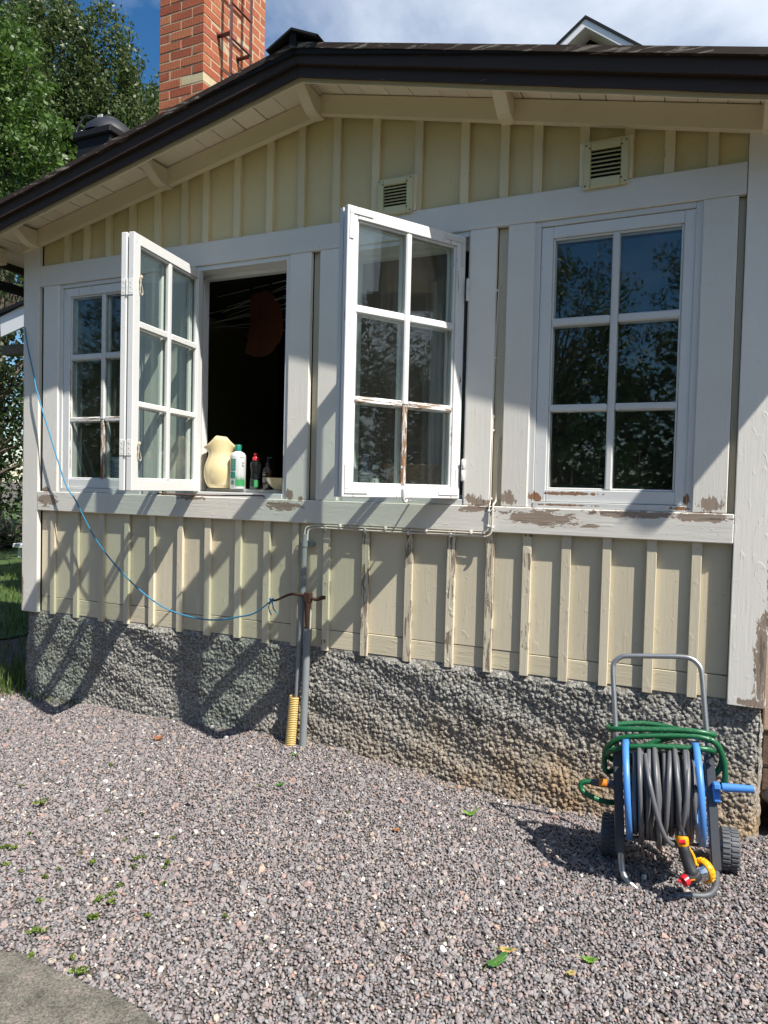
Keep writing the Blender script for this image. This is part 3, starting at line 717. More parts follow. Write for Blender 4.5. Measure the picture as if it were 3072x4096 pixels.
# string loops on the inner leaf
M_string = plain('old_string', (.50, .45, .36), .9, bs=.5, bscale=400)
def loop(z, k):
    c = Vector((px_, py_, z))+d1*(SW-.045)+n1_*.082; q = MB()
    e = -d1
    pts = [c, c+Vector((0, 0, -.015)), c+Vector((0, 0, -.03))+n1_*.002]
    q.tube([c+n1_*.004+Vector((0, 0, .006)), c+n1_*.008, c+Vector((0, 0, -.012))+n1_*.003, c+Vector((0, 0, -.03))+n1_*.003], [.006, .0075, .007, .004], 8, res=3)
    b = c+Vector((0, 0, -.03))+n1_*.003
    q.tube([b, b+e*-.004+Vector((0, 0, -.02)), b+e*.001+Vector((0, 0, -.048)), b+e*(.012+k)+Vector((0, 0, -.060)), b+e*(.020+k)+Vector((0, 0, -.045)), b+e*.011+Vector((0, 0, -.018)), b+e*.002], .0026, 6, res=4)
    q.build('string_loop', M_string, H)
loop(2.55, 0); loop(1.70, .003)
# stay hooks below the open leaves
q = MB(); b_ = Vector((hx, hy, SZ0))+d2*.35+n2_*.006
q.tube([b_+Vector((0, 0, .045)), b_+n2_*.004+Vector((0, 0, .02)), b_+Vector((0, 0, -.008)), b_+d2*-.012+Vector((0, 0, -.020)), b_+d2*-.022+Vector((0, 0, -.008))], [.011, .010, .008, .006, .005], 8, res=3); q.build('window_hook', M_fit, H)
q = MB(); e = Vector((-1.39, -.008, 1.437)); q.tube([b_+Vector((0, 0, -.005)), b_.lerp(e, .5)+Vector((0, 0, -.004)), e], .0045, 8); q.build('window_stay', M_fit, H)
q = MB(); e0 = Vector((px_, py_, SZ0-.014))+d1*.42+n1_*.05; e1 = Vector((-2.30, -.012, 1.440))
q.tube([e0, e0.lerp(e1, .5)+Vector((0, 0, -.004)), e1, e1+Vector((0, .012, -.006))], .0042, 8); q.build('window_stay', M_iron, H)

# air vents
M_vent = plain('cream_vent_metal', (.62, .57, .33), .4, 0, .5, .2, 60, .06); M_dark = plain('dark_void', (.01, .01, .01), .9)
def vent(x0, x1, z0, z1, bx0, bx1, bz0, bz1):
    q = MB(); q.box(bx0, bx1, -.004, .037, bz0, bz1, c=.003); root = q.build('air_vent', M_frieze, H)
    q = MB(); bd = .034
    q.box(x0, x0+bd, -.022, -.006, z0, z1, c=.004); q.box(x1-bd, x1, -.022, -.006, z0, z1, c=.004)
    q.box(x0+bd+.0004, x1-bd-.0004, -.022, -.006, z1-bd, z1, c=.004); q.box(x0+bd+.0004, x1-bd-.0004, -.022, -.006, z0, z0+bd+.01, c=.004); q.build('vent_rim', M_vent, root)
    q = MB(); q.box(x0+bd, x1-bd, -.0058, -.0045, z0+bd, z1-bd); q.build('vent_shade_sheet', M_dark, root)  # near-black sheet painted as the shade in the hollow behind the slats
    n = 6
    for i in range(n):
        z = z0+bd+.016+(z1-z0-2*bd-.022)*(i+.5)/n
        q = MB(); xm = (x0+x1)/2; w_ = (x1-x0)/2-bd
        M = Matrix.Translation((xm, -.016, z)) @ Matrix.Rotation(math.radians(40), 4, 'X'); q.box(-w_, w_, -.009, .008, -.001, .001, M=M); q.build('slat', M_vent, root)
    for (sx, sz) in ((x0+.011, z0+.011), (x1-.011, z0+.011), (x0+.011, z1-.011), (x1-.011, z1-.011), (x0+.028, z1-.026), (x1-.030, z1-.028), (x1-.03, z0+.03)):
        q = MB(); q.lathe([(0, .0022), (.003, .0016), (.004, 0)], 8, Matrix.Translation((sx, -.0222, sz)) @ Matrix.Rotation(PI/2, 4, 'X')); q.build('screw', M_dark, root)
vent(-1.618, -1.420, 2.922, 3.109, -1.622, -1.405, 2.934, 3.118)
vent(-.566, -.366, 2.907, 3.113, -.585, -.350, 2.933, 3.128)

# ------------------------------------------------------------------ chimney and its ladder
def brick_mat():
    m, t, p, o = mat('ribbed_red_brick')
    P = worldpos(t); info = nd(t, 'ShaderNodeObjectInfo').outputs['Random']
    c = ramp(t, info, [(0, (.36, .075, .03)), (.3, (.44, .11, .045)), (.6, (.50, .15, .06)), (.85, (.54, .19, .08)), (1, (.40, .10, .05))])
    sx = nd(t, 'ShaderNodeSeparateXYZ'); t.links.new(P, sx.inputs[0])
    xy = mth(t, 'ADD', sx.outputs['X'], sx.outputs['Y'])
    rib = mth(t, 'SINE', mth(t, 'MULTIPLY', mth(t, 'ADD', xy, mth(t, 'MULTIPLY', noise_tex(t, P, 14, 2), .01)), 360))
    ribm = mth(t, 'MULTIPLY', mth(t, 'GREATER_THAN', rib, .55), mth(t, 'GREATER_THAN', noise_tex(t, P, 24, 3), .36))
    c = mix(t, mth(t, 'MULTIPLY', ribm, .75), c, (.12, .03, .018)); c = mix(t, mth(t, 'MULTIPLY', noise_tex(t, P, 30, 5), .45), c, (.30, .09, .04))
    t.links.new(c, p.inputs['Base Color']); p.inputs['Roughness'].default_value = .85
    bump(t, mth(t, 'ADD', mth(t, 'MULTIPLY', ribm, -1), noise_tex(t, P, 120, 3)), .7, .004, p); return m
M_brick = brick_mat(); M_mortar = plain('lime_mortar', (.46, .36, .24), .95, 0, .2, 1.0, 90, .3)
CY = 1.57; _a = at(636, 300, CY); _b = at(812, 300, CY); CX0, CX1 = _a.x, _b.x
CDEP = .1837*(CY+DIST)
q = MB(); q.box(CX0+.003, CX1-.003, CY+.0045, CY+CDEP-.004, 2.9, 6.8); ch = q.build('chimney', M_mortar, H)
course = .0815; z = 3.0+.012; row = 0
bl = (CX1-CX0)/2
brick_mesh = {}
M_brick_pale = plain('pale_ribbed_brick', (.52, .44, .26), .85, bs=1, bscale=80, var=.2); PB = at(1215/1.508, 480/1.508, CY)
def brick(x0, x1, y0, y1, z0, z1):
    q = MB(); q.box(x0, x1, y0, y1, z0, z1, c=.003, jit=.0012); q.build('brick', M_brick_pale if (abs((z0+z1)/2-PB.z) < .041 and x1 > CX1-.02 and y0 < CY+.3 and y1 > CY+.05) else M_brick, ch)
ztop = 6.15
while z < ztop:
    j = .012; h = course-.0115
    def bx(*a): brick(*a)
    # front (towards the yard): half + full + half / full + full
    if row % 2: fr_ = [(0, .25), (.25, .75), (.75, 1.0)]
    else: fr_ = [(0, .5), (.5, 1.0)]
    W = CX1-CX0
    dpt = .10
    for (u0, u1) in fr_:
        full = (u1 == 1.0)
        d_ = dpt if not full else (bl-.01 if row % 2 else dpt)
        bx(CX0+W*u0+(0 if u0 == 0 else j/2), CX0+W*u1-(0 if u1 == 1 else j/2), CY+random.uniform(0, .003), CY+d_, z, z+h)
    y = CY+(bl-.01 if row % 2 else dpt)+j
    first = True
    while y < CY+CDEP-.03:
        ln = (bl-j) if not (first and False) else bl/2
        y1 = min(y+ln, CY+CDEP); 
        if CY+CDEP-y1 < .06: y1 = CY+CDEP
        bx(CX1-.10, CX1-random.uniform(0, .003), y, y1, z, z+h); y = y1+j; first = False
    z += course; row += 1
# ladder
lx = CX1+.14
M_ladder = plain('dark_red_iron', (.09, .03, .028), .5, .3, .5, .2, 60, .3)
l0 = math.tan(YAW+math.atan((893-1536)/F)); l1 = math.tan(YAW+math.atan((970-1536)/F))
ya, yb = lx/l0-DIST, lx/l1-DIST
lad = None
for yy in (ya, yb):
    q = MB(); q.box(lx-.004, lx+.004, yy-.018, yy+.018, 3.2, 7.0, c=.002)
    if lad is None: lad = q.build('roof_ladder', M_ladder, H)
    else: q.build('ladder_rail', M_ladder, lad)
zl = at(970, 352/1.508, (yb)).z
for k in range(-5, 8):
    zz = zl+k*.30
    q = MB(); q.tube([(lx, ya, zz), (lx, yb, zz)], .010, 8); q.build('rung', M_ladder, lad)
for yy, zz in ((ya, zl+.04), (yb, zl+.0), (ya, zl+1.2), (yb, zl+1.2)):
    q = MB(); q.box(CX1-.02, lx-.0045, yy-.02, yy+.02, zz-.006, zz+.006); q.box(CX1-.004, CX1+.003, yy-.02, yy+.02, zz-.03, zz+.03); q.build('ladder_bracket', M_ladder, lad)

# ------------------------------------------------------------------ vent housing on the roof
VY = .85
vb = thing('roof_vent', 'black box vent with round domed cap on the roof left of the chimney', 'roof vent', (-4.57, VY, 2.9))
def vl(q, name, mt, parent, label=None):
    o = q.build(name, mt, parent, label); o.matrix_parent_inverse = Matrix.Translation(-Vector(parent.location)); return o
q = MB(); q.box(-4.755, -4.40, VY+.02, VY+.38, 2.75, 4.27, c=.006); vl(q, 'vent_shaft', M_black, vb)
q = MB(); q.box(-4.79, -4.372, VY-.005, VY+.415, 4.262, 4.328, c=.012); vl(q, 'shaft_lid', M_black, vb)
M_dgrey = plain('dark_grey_plastic', (.016, .018, .023), .5, 0, .5, .1, 40)
zt_ = at(432, 458, VY+.2).z; d0, d1_ = at(362, 500, VY+.2), at(515, 500, VY+.2); dr = (d1_.x-d0.x)/2; dx_ = (d0.x+d1_.x)/2; hh_ = (zt_-4.3285)*.78; zt_ = 4.3285+hh_
q = MB(); q.lathe([(dr, 4.3285), (dr*.98, 4.3285+hh_*.12), (dr*.84, 4.3285+hh_*.45), (dr*.62, 4.3285+hh_*.72), (dr*.40, 4.3285+hh_*.84), (dr*.39, 4.3285+hh_*.95), (dr*.30, zt_), (0, zt_+.002)], 32, Matrix.Translation((dx_, VY+.2, 0))); vl(q, 'dome_cap', M_dgrey, vb)
q = MB(); q.box(dx_-.045, dx_+.01, VY+.2-dr*.42, VY+.2-dr*.36, 4.3285+hh_*.80, zt_+.004, c=.003); vl(q, 'label_plate', plain('pale_label', (.5, .49, .42), .6), vb)
q = MB(); q.tube([(dx_-.05, VY+.1, zt_-.02), (dx_-.12, VY+.06, zt_-.02), (dx_-.17, VY+.03, 4.37), (dx_-.175, VY+.02, 4.33)], .008, 8, res=4); vl(q, 'cable', M_dgrey, vb)
for i, xx in enumerate((-4.72, -4.69, -4.66, -4.64)):
    q = MB(); q.lathe([(0, .012), (.010, .008), (.011, -.004), (0, -.006)], 10, Matrix.Translation((xx, VY+.035+.01*i, 4.338+.008*(i % 2)))); vl(q, 'bolt', M_galv, vb)

# ------------------------------------------------------------------ buildings behind
MH = thing('main_house', 'tall white and pale yellow gabled house, only its black roof peak showing', 'house', (-1.4, 8, 0))
def part(q, name, mt, root, label=None):
    o = q.build(name, mt, root, label); o.matrix_parent_inverse = Matrix.Translation(-Vector(root.location)); return o
DY = 8.0
ap = at(2000+530/1.5476, 97/1.5476, DY); lf = at(2000+345/1.5476, 280/1.5476, DY); rg = at(2000+890/1.5476, 283/1.5476, DY)
sl = (ap.z-lf.z)/(ap.x-lf.x); sr = (ap.z-rg.z)/(rg.x-ap.x); s_ = (sl+sr)/2
def gable(q, w, top, bot, y0, y1): q.prism([(ap.x-w, bot), (ap.x-w, top-s_*w), (ap.x, top), (ap.x+w, top-s_*w), (ap.x+w, bot)], y0, y1)
M_wh = plain('white_house_paint', (.78, .79, .80), .5, var=.05, bscale=10); M_ye = plain('pale_yellow_wall', (.72, .64, .42), .6, var=.05, bscale=10)
q = MB(); gable(q, 2.0, ap.z-.42, 0, DY+.5, DY+7); part(q, 'wall', M_ye, MH)
def rk(q, w, top, h, y0, y1):
    q.prism([(ap.x-w, top-s_*w-h), (ap.x-w, top-s_*w), (ap.x, top), (ap.x+w, top-s_*w), (ap.x+w, top-s_*w-h), (ap.x, top-h)], y0, y1)
q = MB(); rk(q, 2.3, ap.z, .045, DY-.02, DY+7); part(q, 'roof', M_black, MH)
q = MB(); rk(q, 2.25, ap.z-.047, .12, DY, DY+.03); part(q, 'barge_board', M_wh, MH)
q = MB(); rk(q, 2.25, ap.z-.055, .02, DY+.03, DY+.5); part(q, 'soffit', M_wh, MH)
q = MB(); rk(q, 2.1, ap.z-.25, .14, DY+.42, DY+.48); part(q, 'frieze_board', M_wh, MH)
q = MB(); q.prism([(ap.x-.18, ap.z-s_*.18+.005), (ap.x, ap.z+.03), (ap.x+.18, ap.z-s_*.18+.005), (ap.x+.18, ap.z-s_*.18-.02), (ap.x, ap.z), (ap.x-.18, ap.z-s_*.18-.02)], DY+.1, DY+7); part(q, 'ridge_cap', M_black, MH)

SHY = 3.0
sh = thing('shed', 'small white trimmed building with dark roof behind the left corner board', 'shed', (-9.2, SHY, 0))
a = at(0, 900+680/1.844, SHY); b = at(175/1.844, 900+590/1.844, SHY); c_ = at(3, 900+825/1.844, SHY); d_ = at(175/1.844, 900+765/1.844, SHY)
q = MB(); q.prism([(a.x-.0, a.z), (b.x+.9, b.z+(b.z-a.z)/(b.x-a.x)*.9), (b.x+.9, d_.z+(b.z-a.z)/(b.x-a.x)*.9), (c_.x, c_.z)], SHY, SHY+.03); part(q, 'barge_board', M_wh, sh)
q = MB(); q.prism([(a.x-.1, a.z), (b.x+.9, b.z+.19), (b.x+.9, b.z+.24), (a.x-.1, a.z+.05)], SHY-.04, SHY+3.0); part(q, 'roof', M_black, sh)
e = at(35/1.844, 900+905/1.844, SHY+.3); f_ = at(35/1.844, 900+965/1.844, SHY+.3)
q = MB(); q.box(e.x, e.x+2.2, SHY+.25, SHY+.40, f_.z, e.z+.02, c=.004); part(q, 'beam', plain('weathered_beam', (.16, .12, .09), .85, bs=.8, bscale=40, var=.5), sh)
q = MB(); q.box(b.x+.1, b.x+2.5, SHY+.4, SHY+3, 0, a.z); part(q, 'wall', M_room, sh)

# ------------------------------------------------------------------ trees
def leaf_material(name, c1, c2, c3):
    m, t, p, o = mat(name)
    P = worldpos(t); geo = nd(t, 'ShaderNodeNewGeometry')
    c = ramp(t, geo.outputs['Random Per Island'], [(0, c1), (.5, c2), (1, c3)])
    t.links.new(c, p.inputs['Base Color']); p.inputs['Roughness'].default_value = .45; p.inputs['Specular IOR Level'].default_value = .45
    tl = nd(t, 'ShaderNodeBsdfTranslucent'); hs = nd(t, 'ShaderNodeHueSaturation'); hs.inputs['Value'].default_value = 1.5; t.links.new(c, hs.inputs['Color']); t.links.new(hs.outputs[0], tl.inputs[0])
    mx = nd(t, 'ShaderNodeMixShader'); mx.inputs[0].default_value = .3; t.links.new(p.outputs[0], mx.inputs[1]); t.links.new(tl.outputs[0], mx.inputs[2]); t.links.new(mx.outputs[0], o.inputs[0])
    return m
M_leafA = leaf_material('leaf_bright', (.035, .075, .012), (.06, .12, .018), (.10, .17, .03))
M_leafB = leaf_material('leaf_dull', (.030, .058, .014), (.055, .088, .022), (.11, .14, .045))
M_leafC = leaf_material('leaf_dark', (.015, .032, .008), (.028, .05, .012), (.045, .075, .02))
M_bark = plain('bark', (.10, .08, .06), .9, bs=1, bscale=20, var=.4)
def foliage(centres, count, size, spread, up=.3, seed=0, aspect=.55):
    r = np.random.default_rng(seed); n = count*len(centres)
    C = np.repeat(np.array(centres), count, 0)
    d = r.normal(size=(n, 3)); d /= np.linalg.norm(d, axis=1)[:, None]
    P = C+d*(r.random(n)**.45)[:, None]*np.array(spread)
    t = r.normal(size=(n, 3)); t[:, 2] += up; t /= np.linalg.norm(t, axis=1)[:, None]
    s = r.normal(size=(n, 3)); s = np.cross(t, s); s /= np.linalg.norm(s, axis=1)[:, None]
    sz = size*(.6+.8*r.random(n))[:, None]
    a = P-t*sz*.5; b = P+s*sz*aspect*.5; c = P+t*sz*.5; d2_ = P-s*sz*aspect*.5
    v = np.stack([a, b, c, d2_], 1).reshape(-1, 3); f = np.arange(n*4).reshape(-1, 4)
    return v, f
def tree(name, label, base, crowns, clumps, per, size, spread, leafm, group=None, seed=0, h=None, feather=0, kind=None, lean=(0, 0)):
    root = thing(name, label, 'tree' if 'tree' in name else 'bush', base, group)
    r = np.random.default_rng(seed); cs = []
    tot = sum(c[3]*c[4]*c[5] for c in crowns)
    for (x, y, z, a, b, c) in crowns:
        k = int(clumps*(a*b*c/tot)**.8)+1
        d = r.normal(size=(k, 3)); d /= np.linalg.norm(d, axis=1)[:, None]; rad = (.35+.65*r.random(k)**.5)[:, None]
        cs.append(np.array([x, y, z])+d*rad*np.array([a, b, c])+r.normal(size=(k, 3))*.12)
    cs = np.concatenate(cs)
    if feather:
        top = cs[r.random(len(cs)) < .35]
        for k in range(feather): cs = np.concatenate([cs, top+np.array([0, 0, .22*(k+1)])+r.normal(size=top.shape)*.06+np.array([lean[0], 0, 0])*(k+1)])
    v, f = foliage(cs, per, size, spread, seed=seed+1)
    me = bpy.data.meshes.new('crown'); me.from_pydata(v.tolist(), [], f.tolist()); o = reg('crown', me, leafm, root); o.matrix_parent_inverse = Matrix.Translation(-Vector(base))
    q = MB(); B = Vector(base); cz = Vector(crowns[0][:3]); H0 = cz.z
    q.tube([B, B.lerp(Vector((cz.x, cz.y, H0)), .35), Vector((cz.x, cz.y, H0))], [.16*H0/5, .12*H0/5, .04], 10, res=4)
    pick = r.choice(len(cs), size=min(46, len(cs)), replace=False)
    for i in pick:
        tip = Vector(cs[i].tolist()); st = B.lerp(cz, min(.95, max(.25, (tip.z-B.z)/(cz.z-B.z)*r.uniform(.45, .8))))
        mid = st.lerp(tip, .5)+Vector((0, 0, .12*(tip-st).length)); q.tube([st, mid, tip], [.045, .028, .008], 5, res=3, cap=False)
    o = q.build('trunk', M_bark, root); o.matrix_parent_inverse = Matrix.Translation(-Vector(base))
    return root
D_ = 3072/1659
def pt(dx, dy, y): p = at(dx*D_, dy*D_, y); return (p.x, p.y, p.z)
def cr_(dx, dy, y, rx, rz, ry=None):
    p = pt(dx, dy, y); k = (Vector(p)-CAM).length*D_/F*.9
    return (*p, rx*k, (ry or rx)*k, rz*k)
tree('maple_tree', 'bright green broadleaf tree nearest on the left, below the taller one', (-13.6, 6.6, 0),
     [cr_(20, 230, 6.6, 85, 110), cr_(60, 360, 6.6, 75, 90), cr_(20, 110, 6.8, 50, 50), cr_(-60, 200, 7, 90, 160), cr_(5, 420, 6.4, 60, 40), cr_(110, 300, 6.8, 35, 40)], 420, 36, .105, (.26, .26, .2), M_leafA, seed=3)
tree('poplar_tree', 'tall feathery tree with grey green leaves rising behind the roof', (-14.5, 10, 0),
     [cr_(130, 190, 10, 75, 150), cr_(210, 230, 10, 80, 150), cr_(60, 120, 10.4, 60, 90), cr_(255, 290, 10, 62, 90), cr_(120, 330, 10.2, 120, 90), cr_(20, 40, 10.6, 50, 50), cr_(280, 360, 10, 55, 60)], 560, 40, .10, (.20, .20, .34), M_leafB, seed=8, feather=3, lean=(.05, 0))
tree('birch_tree', 'leafy treetop showing just left of the chimney', (-13.5, 14, 0), [cr_(325, 230, 14, 24, 36), cr_(310, 270, 14, 40, 60), cr_(360, 300, 14, 45, 70)], 90, 38, .11, (.22, .22, .34), M_leafB, seed=12, feather=2)
tree('spruce_tree', 'dark shaded tree behind the left corner board', (-11.5, 4.5, 0), [cr_(10, 700, 5.5, 130, 240), cr_(10, 960, 5.5, 120, 150), cr_(80, 560, 6, 60, 60)], 260, 34, .10, (.3, .3, .3), M_leafC, seed=17)
tree('lilac_bush', 'low dark bush at the far edge of the lawn', (-13.5, 7.4, 0), [cr_(20, 1165, 7.2, 150, 60), cr_(-80, 1130, 7.2, 100, 80)], 120, 30, .09, (.3, .3, .2), M_leafC, seed=19)
# trees across the yard, seen as reflections in the panes
GT = [(-3.4, -13.5, 7.6, 2.2, M_leafB, 'tall loose tree across the yard, left of the middle one'), (.9, -14.5, 9.2, 2.1, M_leafB, 'tallest loose tree straight behind the camera'), (4.6, -13, 7.2, 2.2, M_leafA, 'round green tree across the yard, right of the tallest'),
      (-8.2, -13, 7.2, 2.5, M_leafA, 'broad tree across the yard, left of the loose ones'), (8.6, -15, 8.5, 2.4, M_leafB, 'tall tree at the right end of the row across the yard'), (-12.6, -10.5, 7.4, 2.4, M_leafC, 'dark tree at the left end of the row across the yard'),
      (-15.5, -5.5, 7.0, 2.3, M_leafC, 'dark tree left of the yard'), (14.5, 1.5, 7.8, 2.4, M_leafC, 'dark tree right of the yard, nearer the house'), (14.5, -3.5, 7.2, 2.4, M_leafC, 'dark tree right of the yard, farther from the house')]
for i, (x, y, h, rw, mt, lb) in enumerate(GT):
    tree('garden_tree', lb, (x, y, 0), [(x, y, h*.62, rw, rw, h*.36), (x+.9, y, h*.42, rw*.8, rw*.8, h*.2), (x-.9, y, h*.48, rw*.75, rw*.7, h*.22)], 230, 40, .095, (.30, .30, .38), mt, group='trees across the yard', seed=30+i, feather=1)
for i, (x, y, lb) in enumerate(((-10.5, -10, 'bush across the yard, far left'), (-5.2, -11, 'bush across the yard, left of the middle'), (0, -11.5, 'bush across the yard in the middle'), (5.2, -11, 'bush across the yard, right of the middle'), (10.2, -10, 'bush across the yard, far right'))):
    tree('garden_bush', lb, (x, y, 0), [(x, y, 1.2, 2.9, .8, 1.4)], 190, 34, .12, (.34, .34, .28), M_leafC, group='bushes across the yard', seed=50+i)
tree('hedge_bush', 'tall hedge bush to the right of the yard', (12.5, .5, 0), [(12.5, .5, 2.4, 1.2, 6.0, 2.6)], 380, 30, .14, (.3, .3, .3), M_leafC, seed=60)

# unseen wood added on the far sides to block low sky light
r_w = np.random.default_rng(77); cs = []
for k in range(1500):
    a = r_w.uniform(0, 1)
    if a < .55: x, y = r_w.uniform(-26, 24), -19+r_w.normal()*.8
    elif a < .78: x, y = -24+r_w.normal()*.8, r_w.uniform(-20, 2)
    else: x, y = 21+r_w.normal()*.8, r_w.uniform(-20, 8)
    hmax = 5.2+1.2*math.sin(x*.7+y*.5)+.8*math.sin(x*1.9-y*1.1); cs.append((x, y, r_w.uniform(.2, hmax)))
v, f = foliage(cs, 36, .30, (.75, .75, .6), seed=78)
me = bpy.data.meshes.new('light_blocking_wood'); me.from_pydata(v.tolist(), [], f.tolist()); tag(reg('light_blocking_wood', me, M_leafC), 'unseen dark wood added behind and beside the yard to block low sky light', 'wood', kind='stuff')

# lawn beyond the left corner
def lawn_mat():
    m, t, p, o = mat('lawn_grass'); P = worldpos(t)
    c = ramp(t, noise_tex(t, P, 3, 5, .6), [(.3, (.04, .08, .015)), (.55, (.08, .15, .025)), (.8, (.14, .18, .05))])
    c = mix(t, noise_tex(t, P, 60, 3), c, (.03, .05, .012)); t.links.new(c, p.inputs['Base Color']); p.inputs['Roughness'].default_value = .8
    bump(t, noise_tex(t, P, 45, 4), .8, .03, p); return m
M_lawn = lawn_mat()
q = MB(); q.prism([(0, 0), (1, 0), (1, 1), (0, 1)], 0, 1); 
lw = sheet('lawn', np.linspace(-40, -5.9, 40), np.linspace(1.1, 30, 40), lambda X, Y: 0*X+.012, M_lawn); tag(lw, kind='structure')
lw2 = sheet('lawn', np.linspace(-60, 60, 30), np.linspace(-60, -6.5, 30), lambda X, Y: 0*X+.012, M_lawn); tag(lw2, kind='structure')
def blades(n, xr, yr, h, seed, m, name, label, curve=.4, wd=.004):
    r = np.random.default_rng(seed); v = []; f = []
    for i in range(n):
        x, y = r.uniform(*xr), r.uniform(*yr); hh = h*r.uniform(.5, 1.2); a = r.uniform(0, 2*PI); dx, dy = math.cos(a), math.sin(a); bnd = curve*hh*r.random()
        z0 = float(ground_z(np.array(x), np.array(min(y, 0)))); b = len(v)
        for k, (tt, ww) in enumerate(((0, 1), (.5, .8), (1, .05))):
            ox, oy = x+dx*bnd*tt*tt, y+dy*bnd*tt*tt
            v += [(ox-dy*wd*ww, oy+dx*wd*ww, z0+hh*tt*(1-.15*tt)), (ox+dy*wd*ww, oy-dx*wd*ww, z0+hh*tt*(1-.15*tt))]
        f += [(b, b+1, b+3, b+2), (b+2, b+3, b+5, b+4)]
    me = bpy.data.meshes.new(name); me.from_pydata(v, [], f); return tag(reg(name, me, m), label, 'grass', kind='stuff')
M_blade = leaf_material('grass_blade', (.05, .09, .015), (.09, .15, .025), (.16, .19, .06))
blades(7000, (-11, -6.0), (1.3, 6), .10, 1, M_blade, 'lawn_blades', 'short lawn grass beyond the left corner of the house', wd=.006)
blades(2600, (-9.5, -4.9), (.5, 2.2), .08, 5, M_blade, 'path_grass', 'thin grass along the shaded side of the house', wd=.005)
blades(700, (-4.95, -4.28), (-.12, .55), .14, 2, M_blade, 'corner_grass', 'tuft of long grass at the left corner of the plinth')
blades(160, (-4.6, -3.7), (-.10, .03), .05, 3, M_blade, 'plinth_grass', 'thin short grass along the foot of the plinth')
w_ = thing('garden_bench', 'pale grey slab bench on the far lawn by the bushes', 'bench', (-12.0, 6.2, 0))
bp = pt(36, 1178, 6.0)
q = MB(); q.box(bp[0]-.12, bp[0]+.9, 6.0, 6.35, bp[2]-.05, bp[2]+.03, c=.01); part(q, 'seat', M_wh, w_)
for xx in (bp[0], bp[0]+.7):
    q = MB(); q.box(xx-.03, xx+.04, 6.05, 6.3, 0, bp[2]-.052); part(q, 'leg', M_wh, w_)

# ------------------------------------------------------------------ conduits, pipes, tap iron, rope
M_cable = plain('white_cable', (.66, .62, .55), .45, var=.12, bscale=20); M_pvc = plain('grey_pvc', (.23, .25, .26), .42, 0, .5, .1, 30, .12)
M_yellow = plain('yellow_corrugated_plastic', (.66, .47, .17), .45, var=.08, bscale=30)
gp = lambda x, y: float(ground_z(np.array(x), np.array(y)))
k1 = thing('cable', 'thin white cable starting highest between the casings and ending in the grey pipe', 'cable', (-.965, 0, 1.3))
def path_y(pts, y): return [(x, y, z) for x, z in pts]
q = MB(); up1 = [(-.962, .030, 2.50), (-.966, .028, 2.35), (-.972, .026, 2.15), (-.974, .026, 1.95), (-.973, -.006, 1.83)]
q.tube([(-.955, .033, 2.512), (-.962, .026, 2.50), (-.967, .026, 2.35), (-.972, .026, 2.15), (-.973, .026, 1.95), (-.972, .02, 1.86), (-.970, .01, 1.70), (-.969, .006, 1.46), (-.969, -.010, 1.425), (-.970, -.011, 1.34), (-.975, -.011, 1.305), (-.998, -.010, 1.289), (-1.03, -.009, 1.287), (-1.5, -.009, 1.286), (-1.92, -.009, 1.286), (-1.985, -.014, 1.280), (-2.012, -.02, 1.262), (-2.015, -.02, 1.20)], .0036, 8, res=5); part(q, 'cable_run', M_cable, k1)
k2 = thing('cable', 'second white cable, emerging halfway down, lower of the pair under the apron', 'cable', (-.94, 0, 1.3))
q = MB(); q.tube([(-.925, .034, 1.752), (-.932, .022, 1.765), (-.940, .020, 1.745), (-.941, .02, 1.60), (-.943, .015, 1.46), (-.950, -.012, 1.424), (-.951, -.013, 1.33), (-.957, -.013, 1.29), (-.98, -.013, 1.272), (-1.02, -.002, 1.271), (-1.5, .004, 1.270), (-1.93, .004, 1.272), (-1.975, -.008, 1.268), (-1.995, -.018, 1.25), (-1.997, -.02, 1.20)], .0048, 8, res=5); part(q, 'cable_run', M_cable, k2)
for (x, z, r_) in ((-.972, 2.49, 1), (-.973, 2.16, 1), (-.972, 1.87, 1), (-.971, 1.80, 1), (-.970, 1.46, 1), (-.969, 1.40, 1), (-.970, 1.325, 1), (-.941, 1.69, 2), (-.943, 1.45, 2), (-.951, 1.405, 2), (-.952, 1.32, 2)):
    q = MB(); q.box(x-.007, x+.007, -.018 if z < 1.43 else .018, -.002 if z < 1.43 else .036, z-.006, z+.006, c=.003); part(q, 'cable_clip', M_fit, k1 if r_ == 1 else k2)
for x in (-1.06, -1.17, -1.404, -1.656, -1.897, -1.30, -1.53, -1.80):
    q = MB(); up = x in (-1.30, -1.53, -1.80, -1.06); q.box(x-.007, x+.007, -.017 if up else -.004, -.003 if up else .0165, (1.280 if up else 1.259), (1.297 if up else 1.280), c=.003); part(q, 'cable_clip', M_fit, k1 if up else k2)
k3 = thing('cable_pipe', 'slim grey plastic pipe clipped upright to the wall, holding the cables', 'pipe', (-2.03, -.02, .05))
q = MB(); q.tube([(-2.012, -.024, 1.235), (-2.018, -.024, .95), (-2.028, -.026, .64)], .0165, 14); part(q, 'upper_pipe', M_pvc, k3)
q = MB(); q.tube([(-2.028, -.026, .66), (-2.032, -.028, .58), (-2.044, -.034, .10)], .0145, 14); q.tube([(-2.026, -.026, .655), (-2.030, -.028, .618)], .0175, 14); part(q, 'lower_pipe', M_pvc, k3)
q = MB(); q.box(-2.045, -1.972, -.004, .034, 1.168, 1.186, c=.002); q.tube([(-2.013, -.024, 1.192), (-2.013, -.024, 1.166)], .0195, 14); q.box(-2.052, -2.034, -.010, .0, 1.166, 1.190, c=.002); q.box(-1.992, -1.972, -.010, .0, 1.166, 1.190, c=.002); part(q, 'pipe_clip', M_pvc, k3)
k4 = thing('yellow_pipe', 'yellow corrugated pipe standing in the gravel round the slim grey pipe', 'pipe', (-2.05, -.035, .05))
rb = []; z = .02
